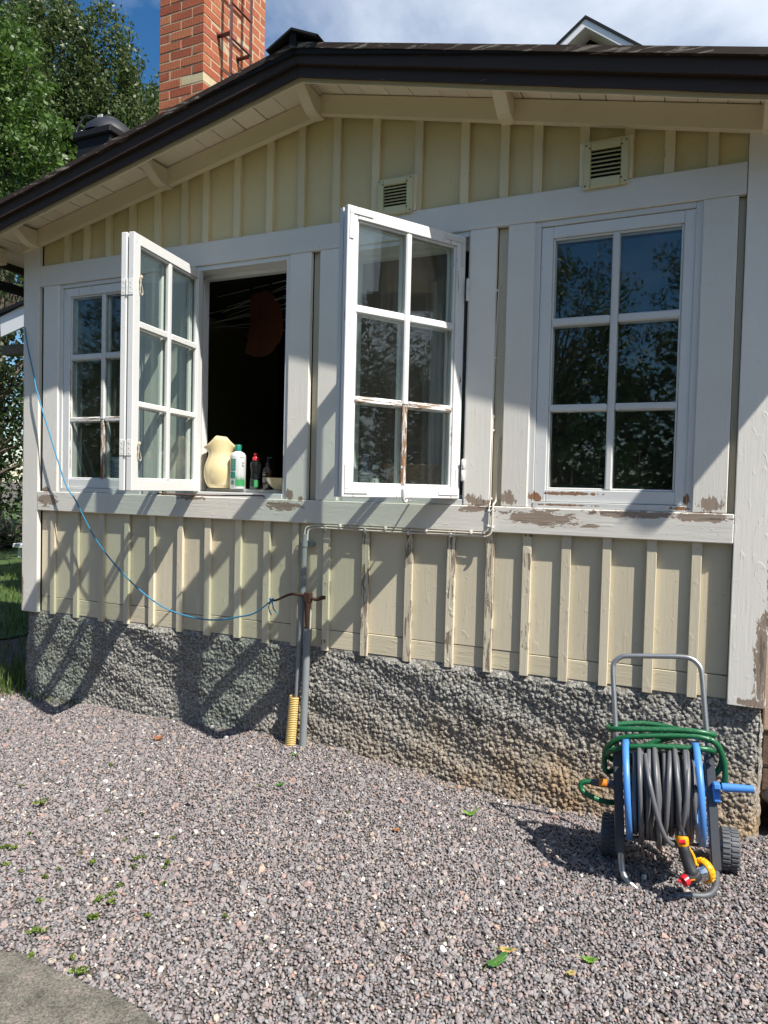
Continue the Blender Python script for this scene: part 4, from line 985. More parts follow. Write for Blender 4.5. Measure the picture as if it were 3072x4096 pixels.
top, bot = Vector((-2.045, -.042, .328)), Vector((-2.062, -.055, .02))
prof_p = []; prof_r = []
n = 62
for i in range(n+1):
    t_ = i/n; prof_p.append(bot.lerp(top, t_)); prof_r.append(.029+.0032*math.sin(t_*PI*2*31))
n = 31*6; prof_p = [bot.lerp(top, i/n) for i in range(n+1)]; prof_r = [.0285+.0032*math.sin(i/6*2*PI) for i in range(n+1)]
q = MB(); q.tube(prof_p, prof_r, 22, cap=False); q.tube([p for p in prof_p[::-1][:40]], .0245, 22, cap=False); part(q, 'corrugated_sleeve', M_yellow, k4)
k5 = thing('water_pipe', 'thicker grey pipe with collar standing beside the yellow pipe', 'pipe', (-1.98, -.03, .05))
q = MB(); q.tube([(-1.986, -.045, .05), (-1.978, -.034, .64)], .0205, 16); q.tube([(-1.978, -.033, .632), (-1.977, -.031, .712)], .024, 16); q.tube([(-1.978, -.033, .655), (-1.978, -.033, .665)], .026, 16); part(q, 'pipe_body', M_pvc, k5)
q = MB(); q.tube([(-1.965, -.032, .70), (-1.958, -.03, .90)], .007, 8); part(q, 'inner_tube', M_cable, k5)
k6 = thing('iron_handle', 'rusty iron pump handle sticking out above the grey pipe, tied with rope', 'pump handle', (-1.98, -.05, .8))
q = MB(); q.box(-1.990, -1.950, -.062, -.028, .862, .918, c=.004); part(q, 'socket', M_iron, k6)
q = MB(); q.tube([(-1.972, -.046, .87), (-1.974, -.044, .80), (-1.972, -.040, .70)], [.020, .015, .011], 12); part(q, 'rod', M_iron, k6)
q = MB(); q.tube([(-1.99, -.05, .897), (-2.03, -.052, .900), (-2.075, -.056, .898), (-2.12, -.062, .880), (-2.165, -.066, .858), (-2.205, -.068, .858)], [.010, .008, .0075, .007, .006, .006], 10, res=4); part(q, 'arm', M_iron, k6)
q = MB(); q.tube([(-1.950, -.046, .888), (-1.92, -.044, .880), (-1.885, -.04, .893), (-1.872, -.03, .893)], [.010, .009, .012, .010], 10, res=3); part(q, 'stub', M_iron, k6)
M_rope = plain('blue_nylon_rope', (.035, .24, .42), .55, 0, .5, 1.0, 500, .35)
rp = [(-4.30, .30, 2.75), (-4.235, -.012, 2.46), (-4.135, -.03, 2.20), (-4.09, -.04, 2.081), (-3.931, -.055, 1.752), (-3.80, -.06, 1.478), (-3.712, -.06, 1.376), (-3.551, -.06, 1.154), (-3.37, -.06, .982), (-3.158, -.06, .833), (-2.954, -.06, .739), (-2.748, -.06, .704), (-2.583, -.06, .705), (-2.413, -.06, .741), (-2.307, -.064, .773), (-2.192, -.068, .855)]
rp[0] = (-4.285, .02, 2.60)
q = MB(); q.tube(rp, .0045, 8, res=10)
kc = Vector((-2.192, -.068, .857))
q.tube([kc+Vector((.008*math.cos(a), .010*math.sin(a)-.002, .010*math.cos(a*1.7))) for a in [i*.7 for i in range(12)]], .0048, 6, res=3)
q.tube([kc, kc+Vector((-.012, -.008, -.03)), kc+Vector((-.010, -.006, -.06)), kc+Vector((.004, -.006, -.082))], .0035, 6, res=4)
q.tube([kc, kc+Vector((.014, -.01, -.025)), kc+Vector((.02, -.008, -.05)), kc+Vector((.05, -.006, -.072))], .0035, 6, res=4)
tag(q.build('rope', M_rope), 'blue rope hanging slack from the left corner to the rusty handle', 'rope')

# ------------------------------------------------------------------ things in and behind the windows
M_jug = plain('cream_glaze', (.72, .60, .34), .12, 0, .6, .03, 12, .05, coat=.5)
jx, jy, jz = -2.706, .125, 1.4748
jug = thing('jug', 'tall cream glazed jug with wavy rim standing at the left end of the sill', 'jug', (jx, jy, jz))
prof = [(.0, .002), (.068, .002), (.076, .006), (.089, .03), (.099, .065), (.103, .10), (.100, .13), (.088, .165), (.077, .193), (.0735, .212), (.0735, .232), (.076, .258), (.079, .290), (.081, .315)]
seg = 48; vs = []; fs = []
def jring(r, z, i, top): 
    out = []
    for k in range(seg):
        a = 2*PI*k/seg; lip = max(0, (z-.212)/.103); cc = abs(math.cos(a-.66))
        rr = r*(1+lip**1.6*(.30*cc**5-.14*(1-cc))); zz = z-lip*.066*max(0, (cc-.42)/.58)**1.15+lip*.003*math.sin(3*a)
        out.append((rr*math.cos(a), rr*math.sin(a)*.94, zz))
    return out
full = [(r, z) for r, z in prof]+[(r-.006, z) for r, z in prof[::-1][:-3]]
q = MB(); vs = []
for i, (r, z) in enumerate(full): vs += jring(r, z, i, 0)
fs = [(i*seg+k, i*seg+(k+1) % seg, (i+1)*seg+(k+1) % seg, (i+1)*seg+k) for i in range(len(full)-1) for k in range(seg)]
q.add(vs, fs, True); q.build('jug_body', M_jug, jug)

def text_mesh(name, body, size, mt, parent, M, radius=None, extrude=.0002):
    cu = bpy.data.curves.new(name, 'FONT'); cu.body = body; cu.size = size; cu.extrude = extrude; cu.align_x = 'CENTER'; cu.align_y = 'CENTER'; cu.resolution_u = 3
    o = bpy.data.objects.new(name, cu); COL.objects.link(o); bpy.context.view_layer.update()
    me = bpy.data.meshes.new_from_object(o.evaluated_get(bpy.context.evaluated_depsgraph_get())); bpy.data.objects.remove(o)
    for v in me.vertices:
        x, y, z = v.co
        if radius: a = x/radius; v.co = (math.sin(a)*(radius+.0006+z), -math.cos(a)*(radius+.0006+z), y)
        else: v.co = (x, -z, y)
        v.co = M @ v.co
    me.materials.clear(); return reg(name, me, mt, parent)
def band(q, r, a0, a1, z0, z1, M=None, n=14):
    """curved label patch on a round bottle"""
    vs = []; 
    for k in range(n+1):
        a = a0+(a1-a0)*k/n
        for z in (z0, z1):
            p = Vector((math.sin(a)*r, -math.cos(a)*r, z)); vs.append(M @ p if M is not None else p)
    q.add(vs, [(2*k, 2*k+2, 2*k+3, 2*k+1) for k in range(n)], True)
M_wplas = plain('white_plastic', (.62, .64, .64), .35, 0, .5); M_green = plain('green_print', (.01, .20, .14), .4); M_lgreen = plain('grass_green_print', (.05, .28, .10), .4)
M_red = plain('red_plastic', (.62, .02, .03), .3); M_ink = plain('black_ink', (.015, .015, .015), .5); M_brownglass = plain('brown_bottle_glass', (.045, .018, .006), .08, 0, .7)
M_clear = glass_mat('clear_plastic', .02, (.80, .82, .84)); M_liquid = plain('dark_liquid', (.01, .015, .015), .1)
# white bottle with green cap
bt = thing('cleaner_bottle', 'white plastic bottle with green cap and green printed labels next to the jug', 'bottle', (-2.562, .105, 1.4748))
bt.rotation_euler = (0, 0, math.radians(24))
q = MB(); q.lathe([(0, 0), (.044, 0), (.047, .004), (.047, .19), (.046, .200), (.038, .214), (.020, .224), (.017, .226), (.017, .232), (0, .232)], 30); q.build('bottle_body', M_wplas, bt)
q = MB(); q.lathe([(.0195, .2265), (.0195, .262), (.018, .2645), (0, .265)], 24); q.build('cap', M_green, bt)
q = MB(); band(q, .0476, -.95, -.08, .107, .178); band(q, .0476, -.95, -.12, .062, .100); q.build('label_panel', M_green, bt)
q = MB(); band(q, .0476, -.1, 1.25, .016, .050)
for i in range(26):
    a = -.1+1.3*i/26; h = random.uniform(.012, .045); r = .0476; vs = [(math.sin(a)*r, -math.cos(a)*r, .048), (math.sin(a+.05)*r, -math.cos(a+.05)*r, .048), (math.sin(a+.02+random.uniform(-.08, .08))*r, -math.cos(a+.02)*r, .048+h)]; q.add(vs, [(0, 1, 2)])
q.build('grass_print', M_lgreen, bt)
q = MB()
for i in range(9):
    a = -.75+.06*i; band(q, .0478, a, a+.025+.015*(i % 2), .024, .048, n=1)
q.build('barcode', M_green, bt)
q = MB()
for i in range(11): band(q, .0479, -.88, -.20-random.uniform(0, .2), .172-i*.0056, .1732-i*.0056, n=6)
q.build('small_print', M_wplas, bt)
q = MB(); band(q, .0478, .45, 1.0, .186, .1875, n=6); band(q, .0478, .75, 1.1, .135, .139, n=4); band(q, .0478, .75, .80, .135, .157, n=2); band(q, .0478, .75, 1.1, .154, .157, n=4); q.build('black_print', M_ink, bt)
# clear bottle, red cap
b2 = thing('dish_soap_bottle', 'clear waisted bottle of dark washing liquid with red push cap', 'bottle', (-2.452, .13, 1.4748))
pf = [(0, 0), (.030, 0), (.034, .004), (.033, .05), (.028, .085), (.026, .10), (.030, .12), (.034, .138), (.030, .158), (.018, .172), (.014, .178)]
q = MB(); q.lathe(pf, 24); q.build('bottle_body', M_clear, b2)
q = MB(); q.lathe([(0, .003), (.029, .003), (.0315, .006), (.030, .062), (0, .062)], 24); q.build('liquid', M_liquid, b2)
q = MB(); q.lathe([(.019, .172), (.019, .192), (.016, .194), (.008, .195), (.008, .203), (.012, .206), (.012, .213), (0, .214)], 20); q.build('cap', M_red, b2)
q = MB(); band(q, .0335, .35, 1.2, .012, .055); q.build('label_panel', M_lgreen, b2)
# brown pump bottle
b3 = thing('pump_bottle', 'dark brown pump bottle with white lettering between the red capped bottle and the bowl', 'bottle', (-2.378, .15, 1.4748))
q = MB(); q.lathe([(0, 0), (.029, 0), (.0315, .004), (.0315, .105), (.028, .125), (.014, .138), (.012, .146), (0, .146)], 24); q.build('bottle_body', M_brownglass, b3)
q = MB(); q.lathe([(.0145, .140), (.0145, .158), (.006, .160), (.005, .185), (0, .186)], 16); q.box(-.006, .030, -.006, .006, .186, .195, c=.003); q.build('pump', M_ink, b3)
M_pale = plain('pale_print', (.7, .7, .68), .5)
q = MB()
for i in range(7): band(q, .0320, -.9, .5-random.uniform(0, .3), .070-i*.0045, .0715-i*.0045, n=5)
for i in range(12): band(q, .0320, .2+.035*i, .2+.035*i+.018, .012, .034, n=1)
q.build('small_print', M_pale, b3)
q = MB()
for i in range(9): band(q, .0320, -.8+.11*i, -.8+.11*i+.07, .084, .090+.004*(i % 3 == 0), n=1)
for i in (0, 1): band(q, .0320, -.8+.6*i, -.4+.6*i, .101, .103, n=3)
q.build('lettering', M_pale, b3)
# bowl
bw = thing('bowl', 'cream bowl at the right end of the open sill', 'bowl', (-2.268, .115, 1.4748))
q = MB(); q.lathe([(0, .001), (.030, .001), (.034, .004), (.058, .022), (.078, .048), (.084, .068), (.086, .070), (.082, .069), (.074, .048), (.052, .022), (0, .012)], 36); q.build('bowl_body', M_jug, bw)
# cloth on a drying line
M_cloth = plain('rust_orange_cloth', (.15, .045, .02), .95, bs=1, bscale=90, var=.3)
CYY = .75
def cp(x, y): return at(700+x/1.843, 900+y/1.843, CYY)
line = thing('clothes_rack', 'white drying lines strung under the ceiling inside the open window', 'clothes line', (-3.1, .9, 2.8))
M_line = plain('white_line', (.78, .78, .74), .5)
for (x0, y0, x1, y1, rr) in ((200, 483, 900, 388, .003), (200, 533, 900, 440, .003), (200, 592, 900, 412, .003), (200, 608, 900, 490, .0022), (200, 645, 900, 520, .0022), (200, 678, 900, 560, .0022), (200, 712, 900, 598, .002), (200, 725, 900, 690, .0016), (260, 718, 900, 780, .0016)):
    a, b = cp(x0, y0), cp(x1, y1); a.y += random.uniform(-.02, .3); q = MB(); q.tube([a, b], rr, 6); part(q, 'line', M_line, line)
pts = [cp(*p) for p in ((550, 515), (625, 500), (700, 480), (745, 545), (785, 610), (802, 700), (795, 780), (765, 860), (710, 950), (665, 968), (610, 970), (560, 962), (525, 945), (535, 850), (545, 700))]
cen = sum(pts, Vector())/len(pts); q = MB(); n = len(pts); rings = []
for k in (1, .66, .33):
    for i, p in enumerate(pts): v = cen.lerp(p, k); rings.append((v.x, v.y+.012*math.sin(i*1.7+k*3), v.z))
vs = rings+[(cen.x, cen.y, cen.z)]
fs = [(r*n+i, r*n+(i+1) % n, (r+1)*n+(i+1) % n, (r+1)*n+i) for r in range(2) for i in range(n)]+[(2*n+i, 2*n+(i+1) % n, 3*n) for i in range(n)]
vs2 = [(x, y+.003, z) for x, y, z in vs]; q.add(vs, fs, True); q.add(vs2, [f[::-1] for f in fs], True)
tag(q.build('cloth', M_cloth), 'rust orange cloth pegged on the drying line inside the open window', 'cloth')
for k, (x, y) in enumerate(((560, 505), (703, 468))):
    a = cp(x, y); q = MB(); q.box(a.x-.006, a.x+.006, a.y-.012, a.y+.012, a.z-.03, a.z+.045, c=.002)
    tag(q.build('clothes_peg', M_dgrey), ('left dark peg holding the orange cloth', 'right dark peg holding the orange cloth, the higher one')[k], 'clothes peg', 'pegs on the drying line')
# bottles and basket behind the third window
cx_ = lambda x, y, Y: at(1380+x/3.19, 1700+y/3.19, Y)
M_blueg = plain('pale_blue_plastic', (.05, .10, .16), .12, 0, .6)
p0 = cx_(262, 700, .20)
b4 = thing('water_bottle', 'tall clear mineral water bottle with white label behind the third window', 'bottle', (p0.x, .20, 1.4748)); b4.rotation_euler = (0, 0, math.radians(20))
q = MB(); q.lathe([(0, 0), (.030, 0), (.036, .006), (.037, .10), (.036, .115), (.024, .150), (.015, .180), (.013, .205), (0, .206)], 26); q.build('bottle_body', M_blueg, b4)
q = MB(); q.lathe([(.0145, .196), (.0145, .214), (0, .215)], 18); q.build('cap', plain('blue_cap', (.02, .06, .22), .4), b4)
q = MB(); band(q, .0378, -1.3, 1.3, .058, .108, n=20); q.build('label_panel', M_wplas, b4)
q = MB(); band(q, .0379, -1.3, 1.3, .040, .057, n=20); q.build('label_band', plain('blue_print', (.05, .13, .30), .4), b4)
text_mesh('lettering', 'RAMLÖSA', .0145, M_ink, b4, Matrix.Translation((0, 0, .094)), .0382)
text_mesh('lettering', 'ORIGINAL', .0075, M_ink, b4, Matrix.Translation((0, 0, .078)), .0382)
q = MB()
for i in range(3): band(q, .0381, -.25, .25, .067-i*.003, .0678-i*.003, n=5)
q.build('small_print', M_ink, b4)
p1 = cx_(385, 700, .15)
b5 = thing('small_bottle', 'small clear bottle with white cap and paper label in front of the basket', 'bottle', (p1.x, .15, 1.4748)); b5.rotation_euler = (0, 0, math.radians(10))
q = MB(); q.lathe([(0, 0), (.024, 0), (.027, .004), (.027, .085), (.023, .105), (.015, .120), (.014, .132), (0, .132)], 22); q.build('bottle_body', M_clear, b5)
q = MB(); q.lathe([(.0165, .130), (.0165, .152), (.015, .154), (0, .154)], 20); q.build('cap', M_wplas, b5)
q = MB(); band(q, .0276, -1.4, 1.4, .010, .078, n=18); q.build('label_panel', plain('grey_label', (.5, .5, .5), .6), b5)
q = MB()
for i in range(6): band(q, .0279, .05, .5, .030-i*.003, .0312-i*.003, n=4)
for i in range(5): band(q, .0279, .10+.03*i, .115+.03*i, .045, .072, n=1)
q.build('small_print', M_ink, b5)
M_wick = plain('wicker', (.30, .16, .075), .7, bs=.3, bscale=100, var=.4)
pl, pr = cx_(430, 600, .28), cx_(1150, 600, .28)
bcx = (pl.x+pr.x)/2+.04; bk = thing('basket', 'woven wicker basket behind the third window', 'basket', (bcx, .34, 1.4748))
q = MB(); n = 46; R1, R2 = .15, .17
def bkp(a, z): rr = R1+(R2-R1)*z/.15; return Vector((rr*math.cos(a)*1.15, rr*math.sin(a)*.75, z))
for i in range(n):
    a = 2*PI*i/n; q.tube([bkp(a, 0), bkp(a, .15)], .0028, 5, cap=False)
q.build('stake', M_wick, bk); 
q = MB()
for r_ in range(20):
    z = .006+r_*.0072; q.tube([bkp(2*PI*i/(n*2), z)*(1) + Vector((math.cos(2*PI*i/(n*2)), math.sin(2*PI*i/(n*2)), 0))*(.0035 if (i//1+r_*2) % 4 < 2 else -.0035) for i in range(n*2)], .0033, 5, closed=True)
q.build('weave', M_wick, bk)
q = MB(); q.tube([bkp(2*PI*i/60, .155+.005*math.sin(i*2.1)) for i in range(60)], .009, 6, closed=True); q.build('basket_rim', M_wick, bk)
# curtain
M_cur = plain('sheer_curtain', (.34, .34, .33), .9)
q = MB(); n = 60; vs = []; xa, xb = -1.50, -1.12
for i in range(n+1):
    x = xa+(xb-xa)*i/n; yy = .50+.018*math.sin(i*.9)+.01*math.sin(i*.37)
    vs += [(x, yy, 1.30), (x, yy, 2.72)]
fs = [(2*i, 2*i+2, 2*i+3, 2*i+1) for i in range(n)]; q.add(vs, fs, True); q.add([(x, y+.002, z) for x, y, z in vs], [f[::-1] for f in fs], True)
tag(q.build('curtain', M_cur), 'thin grey curtain hanging inside the third window', 'curtain')
# pots with seedlings behind the right window
M_pot = plain('green_plastic_pot', (.035, .09, .06), .5)
M_pleaf = leaf_material('houseplant_leaf', (.02, .05, .01), (.035, .08, .015), (.06, .11, .02))
M_stick = plain('bamboo_stick', (.42, .30, .14), .6)
for k, (x0, x1, sx_, lb) in enumerate(((325, 500, 400, 'leftmost green pot with leafy seedlings behind the right window'), (520, 608, 575, 'middle green pot behind the glazing bar of the right window'), (705, 895, 820, 'rightmost green pot with a bamboo stick behind the right window'))):
    a = at(2000+x0/1.4748, 1950, .24); b = at(2000+x1/1.4748, 1950, .24); pc = (a.x+b.x)/2; hw = (b.x-a.x)/2
    rt = thing('plant_pot', lb, 'plant pot', (pc, .26, 1.4748), 'pots on the right sill')
    q = MB(); q.lathe([(0, 0), (hw*.72, 0), (hw*.9, .05), (hw*1.0, .052), (hw*1.0, .064), (hw*.86, .064), (hw*.8, .045), (0, .045)], 24); q.build('pot', M_pot, rt)
    q = MB(); q.tube([(0, 0, .04), (.02, .0, .32)], .003, 6); q.build('stick', M_stick, rt)
    v, f = foliage([(random.uniform(-.07, .07), random.uniform(-.04, .04), z_) for z_ in (.12, .2, .26, .32, .38, .44)], 22, .07, (.08, .05, .05), seed=70+k, aspect=.7)
    me = bpy.data.meshes.new('leaves'); me.from_pydata(v.tolist(), [], f.tolist()); reg('leaves', me, M_pleaf, rt)
# carton in the left window
a = at(845/1.844, 900+1600/1.844, .16); ct = thing('carton', 'blue and white carton standing in the leftmost window', 'carton', (a.x, .18, 1.4748))
q = MB(); q.box(-.025, .055, -.03, .03, 0, .19, c=.002); q.build('box_body', plain('pale_blue_card', (.35, .45, .60), .5), ct)
q = MB(); q.box(-.026, .056, -.0312, -.0302, .0, .045); q.build('blue_band', plain('blue_card', (.02, .09, .30), .5), ct)
q = MB()
for zz in (.06, .09, .12, .15): q.box(-.018, -.010, -.0312, -.0302, zz, zz+.012); q.box(-.02, .05, -.0311, -.0303, zz-.006, zz-.0045)
q.build('print', M_ink, ct)

# ------------------------------------------------------------------ hose reel cart
TH, PH, RL = math.radians(4), math.radians(16), math.radians(4.6)
O_ = Vector((-.07, -.56, 0)); EX = Vector((math.cos(TH), math.sin(TH), 0)); EY = Vector((-math.sin(TH), math.cos(TH), 0)); EZ = Vector((0, 0, 1))
EX0 = EX.copy(); EV = EY*math.sin(PH)+EZ*math.cos(PH); EN = EX.cross(EV)
EX, EV = EX*math.cos(RL)+EV*math.sin(RL), EV*math.cos(RL)-EX*math.sin(RL)      # the trolley leans a little to the left
def cb(u, v, w=0): return O_+EX*u+EV*v+EN*w
def cl(u, v, w=0): return cb(-.0006+.983*u+.037*v+.149*w, .0042-.0244*u+.9976*v-.0077*w, w)
CM = Matrix(((EX.x, EN.x, EV.x, O_.x), (EX.y, EN.y, EV.y, O_.y), (EX.z, EN.z, EV.z, O_.z), (0, 0, 0, 1)))   # box axes: x=u, y=w, z=v (left handed, faces flipped below)
def cbox(q, u0, u1, w0, w1, v0, v1, c=.002):
    k = len(q.f); q.box(u0, u1, w0, w1, v0, v1, c=c, M=CM)
    for i in range(k, len(q.f)): q.f[i] = q.f[i][::-1]
M_dpl = plain('dark_grey_plastic_frame', (.075, .08, .09), .38, 0, .5, .1, 60, .08); M_blue = plain('blue_plastic', (.07, .24, .62), .38, 0, .5, .06, 60, .06)
M_tyre = plain('grey_wheel_plastic', (.10, .105, .115), .55, 0, .4, .2, 60, .1)
ct = thing('hose_reel_cart', 'hose trolley with steel handle, blue reel discs and two grey wheels', 'hose reel', tuple(O_))
def cpart(q, name, mt, label=None): 
    o = q.build(name, mt, ct, label); o.matrix_parent_inverse = Matrix.Translation(-O_); return o
q = MB(); q.tube([cl(-.186, .42), cl(-.1905, .52), cl(-.197, .65), cl(-.204, .79), cl(-.200, .835), cl(-.172, .861), cl(-.138, .867), cl(-.03, .871), cl(.061, .873), cl(.105, .866), cl(.134, .837), cl(.142, .79), cl(.148, .66), cl(.156, .52), cl(.160, .42)], .0105, 14, res=5); cpart(q, 'handle_tube', M_galv)
q = MB(); q.tube([cl(-.174, .12), cl(-.172, .07), cl(-.163, .026, .006), cl(-.135, -.002, .012), cl(-.08, -.026, .012), cl(0, -.024, .012), cl(.07, -.008, .014), cl(.122, -.002, .012), cl(.153, .014, .006), cl(.169, .048), cl(.169, .12)], .0125, 14, res=5); cpart(q, 'foot_tube', M_galv)
q = MB()
n = len(q.f)
for (u0, v0, u1, v1) in ((-.188, .50, -.176, .105), (.158, .50, .170, .09)):
    q = MB()
    vs = [cl(u0-.0175, v0, .012), cl(u0+.0175, v0, .012), cl(u1+.0175, v1, .014), cl(u1-.0175, v1, .014), cl(u0-.0175, v0, -.014), cl(u0+.0175, v0, -.014), cl(u1+.0175, v1, -.014), cl(u1-.0175, v1, -.014)]
    q.add(vs, [(3, 2, 1, 0), (4, 5, 6, 7), (0, 1, 5, 4), (1, 2, 6, 5), (2, 3, 7, 6), (3, 0, 4, 7)])
    fo = cpart(q, 'side_frame', M_dpl)
    bm = bmesh.new(); bm.from_mesh(fo.data); bmesh.ops.recalc_face_normals(bm, faces=bm.faces); bmesh.ops.bevel(bm, geom=bm.edges[:], offset=.004, segments=2, affect='EDGES'); bm.to_mesh(fo.data); bm.free()
q = MB(); q.tube([cl(-.185, .485, .014), cl(-.185, .485, .022)], .007, 12); q.tube([cl(.160, .475, .014), cl(.160, .475, .026)], .009, 12); cpart(q, 'bolt_socket', M_dpl)
q = MB(); q.tube([cl(-.172, .17), cl(.165, .17)], .006, 10); cpart(q, 'cross_bar', M_dpl)
CV = .358
def disc(u, name='reel_disc'):
    q = MB(); M = Matrix.Translation(cb(u, CV, 0)) @ Matrix(((EN.x, EV.x, EX.x, 0), (EN.y, EV.y, EX.y, 0), (EN.z, EV.z, EX.z, 0), (0, 0, 0, 1)))
    q.lathe([(.150, -.003), (.178, -.006), (.190, -.012), (.192, -.012), (.192, .012), (.187, .012), (.178, .0), (.150, .002), (.150, -.003)], 56, M)
    for k in range(6):
        a = 2*PI*k/6+.3; M2 = M @ Matrix.Rotation(a, 4, 'Z'); kk = len(q.f); q.box(.03, .152, -.012, .012, -.003, .003, c=.001, M=M2)
    q.lathe([(0, -.012), (.04, -.012), (.04, .012), (0, .012)], 24, M)
    cpart(q, name, M_blue)
disc(-.132); disc(.124)
q = MB(); M = Matrix.Translation(cb(-.126, CV, 0)) @ Matrix(((EN.x, EV.x, EX.x, 0), (EN.y, EV.y, EX.y, 0), (EN.z, EV.z, EX.z, 0), (0, 0, 0, 1)))
q.lathe([(.0, .0), (.078, .0), (.078, .245), (0, .245)], 28, M); cpart(q, 'drum', M_dpl)
q = MB(); q.tube([cb(-.195, CV, 0), cb(.20, CV, 0)], .012, 14); cpart(q, 'axle', M_dpl)
# crank
q = MB(); cbox(q, .176, .202, -.006, .030, .330, .405, c=.005); cbox(q, .176, .202, .0, .06, .378, .402, c=.005); q.tube([cl(.19, .390, .045), cl(.30, .394, .045)], [.0165, .0135], 18, res=1); cpart(q, 'crank_handle', M_blue)
# wheels
def wheel(c):
    Mw = Matrix.Translation(c) @ Matrix(((EY.x, 0, EX0.x, 0), (EY.y, 0, EX0.y, 0), (EY.z, 1, EX0.z, 0), (0, 0, 0, 1)))
    q = MB(); hw = .033; q.lathe([(.030, -hw), (.074, -hw), (.0790, -hw+.004), (.0790, hw-.004), (.074, hw), (.030, hw), (.030, -hw)], 40, Mw)
    wo_ = cpart(q, 'wheel', M_tyre)
    q = MB()
    for k in range(26):
        a = 2*PI*k/26
        for sg in (-1, 1):
            Mk = Mw @ Matrix.Rotation(a+.12*sg*.5, 4, 'Z'); z0, z1 = sorted((sg*.002, sg*(hw-.003))); q.box(.077, .083, -.0055, .0055, z0, z1, c=.001, M=Mk)
    q.build('tread', M_tyre, wo_)
    q = MB(); q.lathe([(0, -hw-.004), (.018, -hw-.004), (.022, -hw), (.022, hw), (.018, hw+.006), (0, hw+.006)], 18, Mw); q.build('hub', M_blue, wo_)
    for ch in wo_.children: pass
wl, wr = Vector((-.310, -.365, .078)), Vector((.141, -.295, .086))
wheel(wl); wheel(wr)
q = MB(); q.tube([wl, wr], .006, 10); cpart(q, 'wheel_axle', M_galv)
q = MB(); q.tube([cl(-.174, .14, -.01), wl+EX0*.045], .009, 8); q.tube([cl(.166, .14, -.01), wr-EX0*.045], .009, 8); cpart(q, 'wheel_strut', M_dpl)

# grey hose wound on the reel
def hose_mat(name, c, stripe, scale, sat):
    m, t, p, o = mat(name); P = worldpos(t)
    a = noise_tex(t, P, 900, 2, .5); t.links.new(mix(t, a, tuple(x*.75 for x in c), tuple(x*1.2 for x in c)), p.inputs['Base Color']); p.inputs['Roughness'].default_value = .33
    ch = nd(t, 'ShaderNodeTexChecker'); ch.inputs['Scale'].default_value = scale; t.links.new(P, ch.inputs[0])
    if stripe: t.links.new(mix(t, mth(t, 'MULTIPLY', ch.outputs['Fac'], .5), c, stripe), p.inputs['Base Color'])
    bump(t, ch.outputs['Fac'] if stripe else a, .35, .001, p); return m
M_hgrey = hose_mat('grey_hose_rubber', (.125, .127, .135), None, 500, 1); M_hgreen = hose_mat('green_braided_hose', (.008, .13, .045), (.003, .05, .02), 330, 1)
q = MB(); hr = .0098; pts = []
def turn(u0, u1, R, sag, n=28, tilt=0, a0=PI*.5):
    for k in range(n):
        a = a0+2*PI*k/n; t_ = k/n
        low = max(0, -math.sin(a)); RR = R+sag*low**2
        pts.append(cb(u0+.012+(u1-u0)*t_+tilt*math.sin(a), CV+RR*math.sin(a)*(1.0), RR*math.cos(a)))
us = np.linspace(-.128, .096, 12)
for i in range(11): turn(us[i], us[i+1], .118+random.uniform(-.004, .004), random.uniform(0, .01))
us2 = np.linspace(.092, -.122, 11)
for i in range(10): turn(us2[i], us2[i+1], .145+random.uniform(-.006, .008), random.uniform(.0, .03), tilt=random.uniform(-.012, .012))
us3 = [-.118, -.090, -.062, -.030, .010, .045, .072]
for i in range(6): turn(us3[i], us3[i+1], .164+random.uniform(-.006, .006), random.uniform(.0, .045), tilt=random.uniform(-.014, .014))
pts += [cb(.093, .501, .085), cb(.085, .435, .15), cb(.075, .348, .178), cb(.060, .275, .155), cb(.054, .235, .125)]
gh = MB(); gh.tube(pts, hr, 9, res=2); gho = tag(gh.build('grey_hose', M_hgrey), 'grey hose wound in many turns round the reel', 'hose')
q = MB(); q.tube([cb(-.060, .49, .09), cb(-.056, .44, .15), cb(-.050, .39, .18), cb(-.037, .317, .185), cb(-.02, .246, .172), cb(.003, .197, .15), cb(.032, .179, .11), cb(.06, .18, .06)], .0092, 9, res=8); o = q.build('hose_tail', M_hgrey, gho)
# green hose
gpts = [(-.262, .357, .0), (-.300, .357, .0), (-.328, .348, .0), (-.326, .322, .0), (-.285, .300, .0), (-.225, .286, -.015), (-.15, .29, -.06), (0, .33, -.10), (.12, .38, -.08), (.185, .43, -.03), (.205, .49, .0), (.180, .545, .03), (.12, .566, .045), (.05, .566, .048), (-.07, .556, .048), (-.17, .540, .04), (-.222, .505, .015), (-.236, .46, -.01), (-.228, .40, -.03), (-.18, .42, -.06), (-.05, .52, -.07), (.10, .57, -.06), (.165, .575, -.02), (.172, .578, .02), (.11, .586, .046), (.02, .586, .048), (-.11, .578, .05), (-.19, .572, .04), (-.222, .570, .01), (-.20, .585, -.03), (-.08, .60, -.05), (.02, .592, -.04), (.10, .575, .02), (.16, .558, .04), (.195, .52, .02), (.213, .46, .0), (.212, .40, -.02), (.17, .38, -.05), (.16, .46, -.06), (.172, .50, -.02), (.165, .518, .03), (.12, .524, .055), (.02, .522, .062), (-.10, .515, .062), (-.18, .500, .05), (-.222, .480, .02), (-.215, .455, -.02), (-.16, .44, -.05)]
q = MB(); q.tube([cl(*p) for p in gpts], .0112, 10, res=7); ghs = q.build('green_hose', M_hgreen); tag(ghs, 'green braided hose looped round the trolley frame', 'hose')
M_orange = plain('orange_plastic', (.75, .23, .02), .4); M_amber = plain('yellow_orange_plastic', (.85, .38, .01), .35)
q = MB(); q.tube([cl(-.258, .357), cl(-.226, .357)], .0165, 16); q.build('hose_connector', M_orange, ghs)
